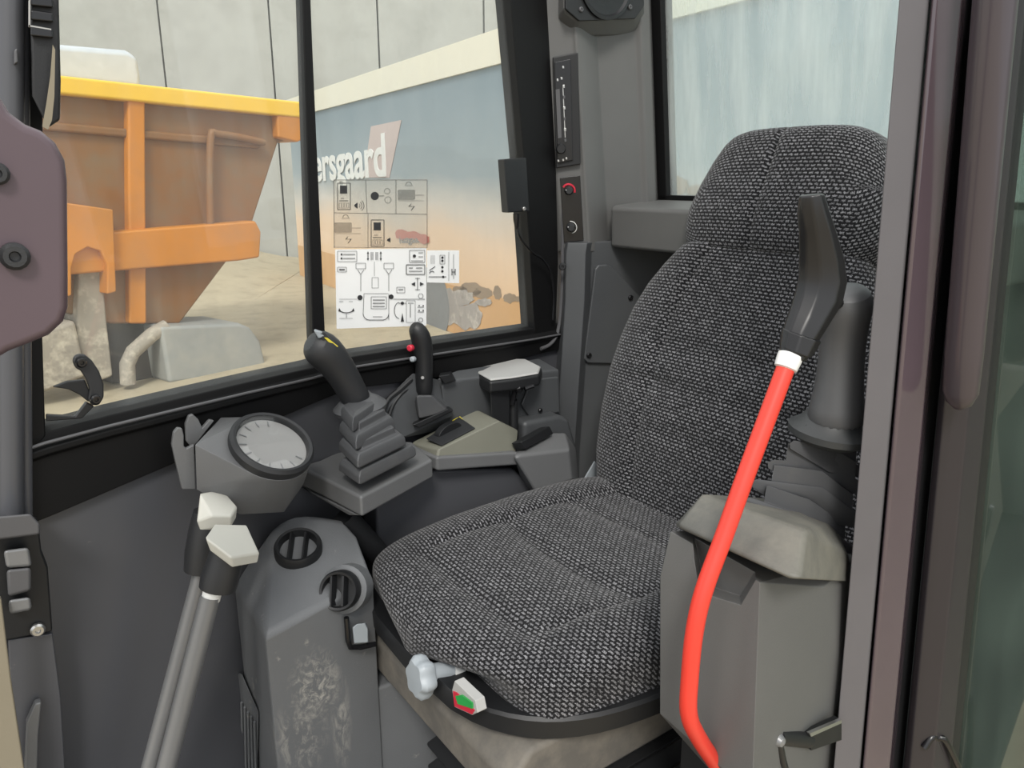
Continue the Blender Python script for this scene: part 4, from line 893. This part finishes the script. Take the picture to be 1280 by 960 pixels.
a.fill((514, 355), (519, 352.5), (519, 357.5)); a.fill((530, 355), (525, 352.5), (525, 357.5)); a.line((522, 347), (522, 363), 0.7); a.line((519, 348), (525, 348), 0.6); a.line((519, 362), (525, 362), 0.6)
a.line((455, 367), (485, 367), 0.5); a.line((455, 367), (454, 392), 0.5); a.arc(462, 392, 8, 90, 180, 0.8); a.line((462, 400), (480, 400), 0.8); a.arc(478, 392, 8, 0, 90, 0.8); a.line((486, 367), (486, 400), 0.5)
a.rect(464, 371, 483, 386, 0.5); a.line((466, 375), (481, 375), 0.9); a.line((466, 379), (481, 379), 0.9); a.line((466, 383), (481, 383), 0.9); a.line((466, 396), (478, 396), 0.6)
a.arc(433, 386, 9, 20, 160, 1.0, 5); a.line((424, 377), (429, 377), 0.5); a.line((436, 377), (441, 377), 0.5); a.fill((424, 385), (427, 390), (423, 389)); a.fill((442, 385), (439, 390), (443, 389)); a.line((433, 392), (433, 397), 0.6)
a.line((424, 374), (446, 374), 0.4); a.line((424, 398), (441, 398), 0.4)
a.line((492, 374), (531, 374), 0.6); a.arc(499, 388, 6, 90, 270, 0.7, 10); a.disc(503, 379, 2.0); a.line((498, 379), (508, 379), 0.6); a.fill((501, 402), (505, 402), (503, 391)); a.rect(508, 376, 519, 403, 0.4); a.line((513, 380), (513, 397), 0.7); a.line((510, 379), (517, 379), 0.7)
for y in (384, 390): a.line((522, y), (530, y), 0.7); a.disc(524, y-2, 0.9); a.disc(529, y-2, 0.9)
a.arc(526, 370, 3, wd=0.5); a.arc(526, 400, 2.6, wd=0.6); a.rect(496, 359, 506, 366, 0.5); a.line((498, 362), (504, 362), 0.9)
obj('printed_diagrams', a, 'ink', t2)
t3 = sticker('diagram_sticker', ((534, 313), (574, 313), (574, 354), (534, 353)), 'sticker', 'small white sticker to the right of the large one on the side window')
a = Art(); a.rect(550, 319, 556, 330, 0.5)
for y in (322, 326, 334, 339): a.disc(553, y, 1.5)
a.line((561, 315), (561, 351), 0.4); a.line((567, 318), (567, 349), 0.5)
for x in (539, 541, 543): a.line((x, 319), (x, 330), 0.4)
a.line((537, 338), (544, 333), 0.9); a.arc(540, 342, 3, 180, 330, 0.9); a.line((536, 346), (558, 346), 0.8); a.disc(554, 346, 1.4); a.line((565, 336), (565, 344), 1.0); a.line((569, 336), (569, 344), 1.0); a.line((565, 340), (569, 340), 0.8)
obj('printed_diagrams', a, 'ink', t3)

# ================================================================== LEFT EDGE
bk_ = thing('door_bracket', AY(-10, 300, 0.5), 'purple grey rounded bracket with a dark bolt at the left edge, close to the viewer', 'bracket')
g = MB(); ol = [(-420, 60), (-30, 75), (-5, 112), (12, 140), (32, 155), (52, 163), (70, 178), (82, 200), (85, 225), (86, 340), (86, 385), (80, 403), (62, 420), (38, 430), (12, 440), (-25, 462), (-60, 500), (-420, 520)]
g.prism([AY(x, y, 0.5) for x, y in ol], (0, 0.022, 0)); obj('bracket_plate', g, 'bracket', bk_, bevel=0.005, seg=4)
screw(AY(18, 320, 0.499), V((0, -1, 0)), 0.0075, bk_, 'bolt', 'grip'); screw(AY(-4, 217, 0.499), V((0, -1, 0)), 0.006, bk_, 'bolt', 'grip')
g = MB(); xb = AY(-40, 960, 0.44).x-0.02; g.box((xb-0.06, 0.44, 0.0), (xb, 0.56, 1.8)); obj('trim_6', g, 'pillar', bevel=0.008)['kind'] = 'structure'
# device on the corner post, and a pale strip added for the bright gap beside it
wl = thing('post_latch', AY(55, 165, 1.04), 'dark ribbed latch block on the front corner post at the upper left', 'latch')
g = MB(); g.hull([AY(x, y, Y) for Y in (1.03, 1.075) for x, y in ((36, -60), (72, -60), (76, 100), (75, 150), (60, 160), (40, 120))]); obj('latch_block', g, 'black', wl, bevel=0.003)
for y in (2, 20, 40): obj('rib', MB().hull([AY(x, yy, Y) for Y in (1.022, 1.035) for x, yy in ((38, y-8), (66, y-4), (67, y+8), (38, y+5))]), 'black_gloss', wl, bevel=0.002)
g = MB(); g.prism([AY(x, y, 1.022) for x, y in ((36, 31), (64, 36), (64, 37.5), (36, 33))], (0, 0.006, 0)); g.prism([AY(x, y, 1.022) for x, y in ((36, 0), (38, 0), (38, 33), (36, 33))], (0, 0.006, 0)); obj('edge_line', g, 'armtop', wl)
tag(obj('gap_strip', MB().prism([AY(x, y, 1.020) for x, y in ((66, 56), (69, 62), (68, 120), (65, 150), (60, 162), (53, 158), (58, 130), (63, 95))], (0, 0.0025, 0)), 'cream'), 'narrow cream strip added for the bright gap along the latch block at the upper left', 'strip')
tag(obj('post_clip', MB().prism([AY(x, y, 1.03) for x, y in ((18, 62), (22, 60), (23, 78), (18, 80))], (0, 0.02, 0)), 'seal', bevel=0.0015), 'tiny grey clip on the left corner post', 'clip')
# hinge bracket
hb = thing('hinge_bracket', AY(30, 800, 1.035), 'black hinge bracket with grey latch and bright screw at the lower left', 'hinge')
g = MB(); g.prism([AY(x, y, 1.04) for x, y in ((-30, 652), (48, 652), (52, 690), (60, 710), (66, 790), (10, 801), (-30, 803))], (0, 0.02, 0)); obj('bracket_plate', g, 'black', hb, bevel=0.003)
g = MB(); g.hull([AY(x, y, Y) for Y in (1.0, 1.045) for x, y in ((-30, 648), (38, 642), (50, 655), (50, 668), (-30, 678))]); obj('top_cap', g, 'seal', hb, bevel=0.003)
lt_ = None
for q, m_ in (([(4, 688), (36, 684), (40, 708), (8, 710)], 'steel'), ([(8, 712), (39, 709), (39, 738), (10, 746)], 'seal'), ([(10, 750), (38, 746), (40, 762), (12, 768)], 'steel')):
    o = obj('latch_roller', MB().hull([AY(x, y, Y) for x, y in q for Y in (1.005, 1.038)]), m_, hb, bevel=0.004)
screw(AY(47, 786, 1.038), V((0, -1, 0)), 0.0085, hb, 'bolt', 'zinc')
g = MB(); g.prism([AY(x, y, 1.03) for x, y in ((33, 905), (44, 880), (52, 878), (48, 920), (46, 990), (30, 990))], (0, 0.012, 0)); obj('guide_rail', g, 'steel', hb, bevel=0.002)
g = MB(); g.prism([AY(x, y, 1.045) for x, y in ((10, 800), (66, 792), (76, 870), (84, 1000), (20, 1000))], (0, 0.012, 0)); obj('lower_plate', g, 'panel', hb, bevel=0.002)
st = [AY(-8, 745, 0.99), AY(2, 750, 0.99), AY(14, 850, 0.99), AY(31, 965, 0.99), AY(34, 1000, 0.99), AY(-8, 1000, 0.99)]
tag(obj('edge_strip', MB().prism(st, (0, 0.012, 0)), 'cream', bevel=0.002), 'worn cream strip standing at the very lower left edge', 'strip')
# curved window catch
wc = thing('window_catch', AW(100, 522, 0.03), 'curved black window catch with two bolts at the front corner of the side window', 'catch')
g = MB()
ou = [(91, 452), (93, 446), (99, 443), (107, 444), (116, 452), (124, 464), (130, 480), (130, 497), (124, 507), (115, 507), (110, 500), (112, 486), (108, 475), (101, 464), (94, 460)]
g.prism([AW(x, y, 0.030) for x, y in ou], (0, 0.010, 0)); obj('catch_arm', g, 'grip', wc, bevel=0.0025)
g = MB(); g.prism([AW(x, y, 0.026) for x, y in ((66, 484), (84, 477), (106, 475), (112, 489), (111, 503), (100, 494), (86, 487))], (0, 0.008, 0)); obj('catch_spur', g, 'black', wc, bevel=0.0015)
g = MB(); g.prism([AW(x, y, 0.026) for x, y in ((108, 503), (118, 508), (103, 523), (96, 524), (58, 527), (58, 519), (94, 521))], (0, 0.01, 0)); obj('catch_stem', g, 'black', wc, bevel=0.0015)
for x, y in ((101, 453), (119, 499)): screw(AW(x, y, 0.031), V((0.2, -1, 0)), 0.0065, wc, 'bolt')

# ================================================================== OUTSIDE
# long printed container standing behind the machine
ca, cb_ = AZ(397, 139, 2.6), AZ(937, 0, 2.6); cu_ = (cb_-ca); cu_.z = 0; cu_.normalize(); cn = V((cu_.y, -cu_.x, 0))
if cn.dot(FW) > 0: cn = -cn
co = lambda x, y, o_=0.0: AP(x, y, ca+cn*o_, cn)
cl = co(372, 300); cl.z = -1.2
clen = (V((5.5, 2.55, -1.2))-cl).dot(cu_)
pm = bpy.data.materials.new('printed_sunset'); pm.use_nodes = True; t = pm.node_tree; N = t.nodes; L = t.links; p = N['Principled BSDF']; p.inputs['Roughness'].default_value = 0.55
tcn = N.new('ShaderNodeTexCoord'); sp2 = N.new('ShaderNodeSeparateXYZ'); L.new(tcn.outputs['UV'], sp2.inputs[0])
nz = N.new('ShaderNodeTexNoise'); nz.inputs['Scale'].default_value = 0.55; nz.inputs['Detail'].default_value = 5
mpn = N.new('ShaderNodeMapping'); mpn.inputs['Scale'].default_value = (0.6, 1.6, 1); L.new(tcn.outputs['UV'], mpn.inputs[0]); L.new(mpn.outputs[0], nz.inputs['Vector'])
mm = N.new('ShaderNodeMath'); mm.operation = 'MULTIPLY_ADD'; mm.inputs[1].default_value = 0.9; mm.inputs[2].default_value = -0.45; L.new(nz.outputs['Fac'], mm.inputs[0])
ad = N.new('ShaderNodeMath'); ad.operation = 'ADD'; L.new(sp2.outputs['Y'], ad.inputs[0]); L.new(mm.outputs[0], ad.inputs[1])
dv_ = N.new('ShaderNodeMath'); dv_.operation = 'DIVIDE'; dv_.inputs[1].default_value = 3.8; L.new(ad.outputs[0], dv_.inputs[0])
rmp = N.new('ShaderNodeValToRGB'); cr = rmp.color_ramp
PIC = [(0.19, (228, 194, 158)), (0.38, (228, 202, 176)), (0.50, (204, 198, 190)), (0.64, (150, 162, 168)), (1.0, (122, 138, 148))]
cr.elements[0].position = PIC[0][0]; cr.elements[0].color = (*lin(PIC[0][1]), 1); cr.elements[1].position = PIC[-1][0]; cr.elements[1].color = (*lin(PIC[-1][1]), 1)
for q_, c_ in PIC[1:-1]: e_ = cr.elements.new(q_); e_.color = (*lin(c_), 1)
L.new(dv_.outputs[0], rmp.inputs[0])
L.new(rmp.outputs[0], p.inputs['Base Color']); M['picture'] = pm
ct_ = thing('printed_container', cl, 'long container printed with a dusk sky and field picture and white lettering, behind the machine', 'container')
g = MB(); a_, b_ = cl, cl+cu_*clen; bk3 = -cn*2.4
g.add([a_, b_, b_+V((0,0,3.8)), a_+V((0,0,3.8)), a_+bk3, b_+bk3, b_+bk3+V((0,0,3.8)), a_+bk3+V((0,0,3.8))], [(0,1,2,3), (5,4,7,6), (3,2,6,7), (1,5,6,2), (4,0,3,7), (0,4,5,1)], [(0,0),(clen,0),(clen,3.8),(0,3.8)]*2)
obj('container_body', g, 'picture', ct_)
g = MB(); a2, b2 = a_+V((0,0,3.8)), b_+V((0,0,3.8)); g.prism([a2+cn*0.04, b2+cn*0.04, b2+bk3, a2+bk3], (0, 0, 0.42)); M['rail'] = mat('cream_rail', (222, 218, 202), 0.6, var=0.04)
obj('top_rail', g, 'rail', ct_, label='cream top rail')
g = MB(); g.prism([co(x, y, 0.004) for x, y in ((464, 158), (502, 150), (487, 222), (455, 222))], cn*0.006); M['logo'] = mat('logo_white', (192, 176, 172), 0.5, var=0.02); obj('logo_panel', g, 'logo', ct_, label='pale slanted logo panel')
def lettering(txt, x0, yb0, x1, yb1, hpx, m_, parent, off, bold=0.02):
    cu2 = bpy.data.curves.new('lettering', 'FONT'); cu2.body = txt; cu2.size = 1; cu2.offset = bold; cu2.extrude = 0.01
    to = bpy.data.objects.new('lettering', cu2); COL.objects.link(to); bpy.context.view_layer.update()
    me = bpy.data.meshes.new_from_object(to.evaluated_get(bpy.context.evaluated_depsgraph_get())); bpy.data.objects.remove(to)
    xs = [v.co.x for v in me.vertices]; ys = [v.co.y for v in me.vertices]; X0, X1, Y1 = min(xs), max(xs), max(ys)
    p0, p1 = co(x0, yb0, off), co(x1, yb1, off); hm = (co(x1, yb1-hpx, off)-p1).length; wv = p1-p0
    g = MB(); g.add([p0+wv*((v.co.x-X0)/(X1-X0))+V((0, 0, 1))*(v.co.y/Y1*hm)+cn*(0.012*(v.co.z > 0)) for v in me.vertices], [list(pg.vertices) for pg in me.polygons])
    return obj('lettering', g, m_, parent, label='white lettering' if m_ == 'white' else None)
lettering('Hersgaard', 380, 227, 483, 219, 53, 'white', ct_, 0.012)
lettering('haagaard', 500, 304, 531, 303, 9, 'inkgrey', ct_, 0.004, 0.0)
# printed field, trees and machines on the picture
M['pfield'] = mat('printed_field', (208, 166, 118), 0.6, var=0.15, vscale=1.5, dirt=[((176, 136, 100), 1.6, 0.5, 0.75, 0.6)])
M['ptree'] = mat('printed_trees', (150, 132, 112), 0.6, var=0.2, vscale=2)
M['pgrey'] = mat('printed_machine_grey', (164, 158, 154), 0.6, var=0.3, vscale=3, dirt=[((214, 206, 196), 3.5, 0.5, 0.65, 0.7), ((110, 104, 100), 3, 0.55, 0.7, 0.6)])
M['pred'] = mat('printed_machine_red', (186, 96, 84), 0.6, var=0.2)
zf = (co(650, 376).z + co(640, 378).z)/2
g = MB(); g.prism([V((p.x, p.y, z)) for p, z in ((cl+cn*0.003, -1.19), (b_+cn*0.003, -1.19), (b_+cn*0.003, zf), (cl+cn*0.003, zf))], cn*0.003); obj('printed_field', g, 'pfield', ct_)
g = MB()
def blob(cx, cy, rx_, ry_, o_, k=22, rough=0.18):
    g.prism([co(cx+rx_*math.cos(2*math.pi*i/k)*(1+random.uniform(-rough, rough)), cy+ry_*math.sin(2*math.pi*i/k)*(1+random.uniform(-rough, rough)), o_) for i in range(k)], cn*0.003)
for b2_ in ((588, 362, 14, 10), (604, 366, 12, 7), (622, 366, 5, 9), (637, 373, 8, 6), (655, 374, 14, 4), (575, 364, 10, 7), (845, 232, 16, 11), (832, 240, 10, 8), (870, 238, 12, 7)):
    g = MB(); blob(*b2_, 0.007); obj('printed_tree', g, 'ptree', ct_)
g = MB(); random.seed(3)
for k_, b2_ in enumerate(((560, 385, 20, 22), (585, 395, 18, 16), (575, 372, 18, 10), (605, 378, 10, 5))):
    g = MB(); blob(*b2_, 0.011+0.0012*k_); obj('printed_machine', g, 'pgrey', ct_)
g = MB(); g.lathe([(0.62, 0), (0.62, 0.004), (0.3, 0.004), (0.28, 0.006), (0, 0.006)], co(541, 380, 0.015), cn, 28); obj('printed_wheel', g, 'inkgrey', ct_)
for k_, b2_ in enumerate(((502, 293, 8, 6), (516, 294, 10, 5), (530, 299, 7, 6))):
    g = MB(); blob(*b2_, 0.011+0.0012*k_); obj('printed_machine', g, 'pred', ct_, label='red printed machine')

# orange dumper
DN = V((0.30, -1, 0)).normalized(); DP = V((0, 9.3, 0))
dp = lambda x, y, o_=0.0: AP(x, y, DP+DN*o_, DN)
dm = thing('dumper', V((1.0, 10.2, -1.2)), 'large dirty orange dumper with a tipping body seen through the side window', 'dumper')
bkv = -DN*2.3
def dpart(name, q, m_, o_=0.0, depth=2.3, bevel=0.03, label=None):
    return obj(name, MB().prism([dp(x, y, o_) for x, y in q], -DN*depth), m_, dm, bevel=bevel, label=label)
dpart('tipping_body', ((20, 100), (378, 142), (378, 172), (348, 178), (312, 290), (225, 405), (140, 405), (30, 380)), 'orange_dusty')
dpart('body_rim', ((20, 88), (384, 128), (384, 148), (20, 112)), 'yellow_rim', 0.14, 2.6, label='yellow rim of the tipping body')
dpart('end_post', ((346, 130), (384, 132), (384, 172), (372, 178), (348, 172)), 'orange', 0.12, 0.5)
dpart('body_rib', ((60, 296), (320, 276), (327, 290), (325, 322), (300, 326), (60, 346)), 'orange', 0.22, 0.4, label='bright orange rib')
dpart('body_rib', ((160, 112), (182, 114), (184, 405), (162, 405)), 'orange', 0.10, 0.3, label='bright orange rib')
dpart('body_rib', ((20, 148), (330, 176), (326, 186), (20, 160)), 'orange_dusty', 0.06, 0.2)
dpart('side_housing', ((60, 250), (142, 262), (146, 365), (134, 368), (134, 330), (126, 314), (110, 309), (95, 318), (90, 335), (90, 370), (60, 372)), 'orange', 0.30, 0.35, 0.02, label='orange housing with arched opening')
obj('pipe', MB().tube(smooth_path([dp(330, 178, 0.1), dp(275, 168, 0.12), dp(263, 178, 0.12), dp(263, 300, 0.12)], 5), 0.045, 10), 'orange_dusty', dm)
dpart('cab_panel', ((20, 50), (160, 62), (174, 70), (178, 95), (178, 112), (20, 96)), 'silver', -0.8, 1.2, 0.08, label='silver cab panel')
dpart('muddy_arm', ((100, 322), (128, 324), (134, 400), (142, 470), (112, 482), (96, 420)), 'mud', 0.12, 0.35, 0.03, label='mud caked arm')
dpart('axle_block', ((30, 420), (95, 400), (110, 470), (60, 490), (30, 490)), 'mud', 0.2, 0.6, 0.05)
dpart('underbody', ((130, 360), (225, 404), (230, 470), (140, 480)), 'darkmetal', -0.15, 1.6)
obj('hydraulic_pipe', MB().tube([dp(208, 408, 0.15), dp(190, 418, 0.15), dp(166, 440, 0.15), dp(159, 455, 0.15), dp(160, 480, 0.15)], 0.085, 12), 'mud', dm, label='dusty bent pipe')
dpart('fender', ((200, 408), (300, 404), (314, 410), (326, 426), (336, 466), (212, 480)), 'fender', 0.25, 0.9, 0.05, label='pale grey fender')
wc0 = dp(262, 470, -0.5); wr = wc0.z+1.2
for k in (0.0, -1.7): obj('wheel', MB().lathe([(wr*0.45, -0.25), (wr*0.9, -0.28), (wr, -0.2), (wr, 0.2), (wr*0.9, 0.28), (wr*0.45, 0.25), (wr*0.4, 0.12), (0, 0.12)], wc0+DN*k, DN, 36), 'tyre', dm)
wc1 = dp(60, 470, -0.4)
for k in (0.0, -1.7): obj('wheel', MB().lathe([(wr*0.45, -0.25), (wr*0.9, -0.28), (wr, -0.2), (wr, 0.2), (wr*0.9, 0.28), (wr*0.45, 0.25), (wr*0.4, 0.12), (0, 0.12)], V((wc1.x, wc1.y, wr-1.2))+DN*k, DN, 36), 'tyre', dm)
# spoil heap in front of the dumper wheels
g = MB(); nn = 40; pts = []
random.seed(5)
for j in range(nn+1):
    for i in range(nn+1):
        x = -2.5+6.5*i/nn; y = 6.9+1.7*j/nn; e_ = math.sin(math.pi*i/nn)*math.sin(math.pi*j/nn)
        pts.append((x, y, -1.22+e_**0.6*(0.16+0.05*math.sin(x*5+y*3)+0.04*math.sin(x*11-y*7))+random.uniform(-.012, .012)))
g.grid(pts, nn+1, nn+1); tag(obj('spoil_heap', g, 'sand'), 'low heap of pale clay in front of the orange dumper', 'soil', kind='stuff')
# hedge seen through the door glass
hg = thing('hedge', V((9.5, 3.0, -1.2)), 'green leafy hedge seen through the dark door glass at the right edge', 'hedge')
random.seed(11); g = MB()
for k in range(3800):
    c = V((9.5+random.uniform(-0.9, 0.9), 2.9+random.uniform(-1.9, 2.6), -0.9+random.random()**0.8*4.2)); a1 = V((random.gauss(0,1), random.gauss(0,1), random.gauss(0,1))).normalized(); a2 = a1.cross(V((random.random(), random.random(), random.random()))).normalized(); s_ = random.uniform(0.05, 0.11)
    g.add([c-a1*s_, c+a2*s_*0.5, c+a1*s_, c-a2*s_*0.5], [(0, 1, 2, 3)])
obj('foliage', g, 'leaf', hg)
g = MB()
for k in range(6): y = 1.2+k*0.75; g.tube([(9.5, y, -1.2), (9.55, y+0.1, 0.5), (9.4, y, 2.6)], [0.06, 0.05, 0.02], 8)
obj('stems', g, 'darkmetal', hg)
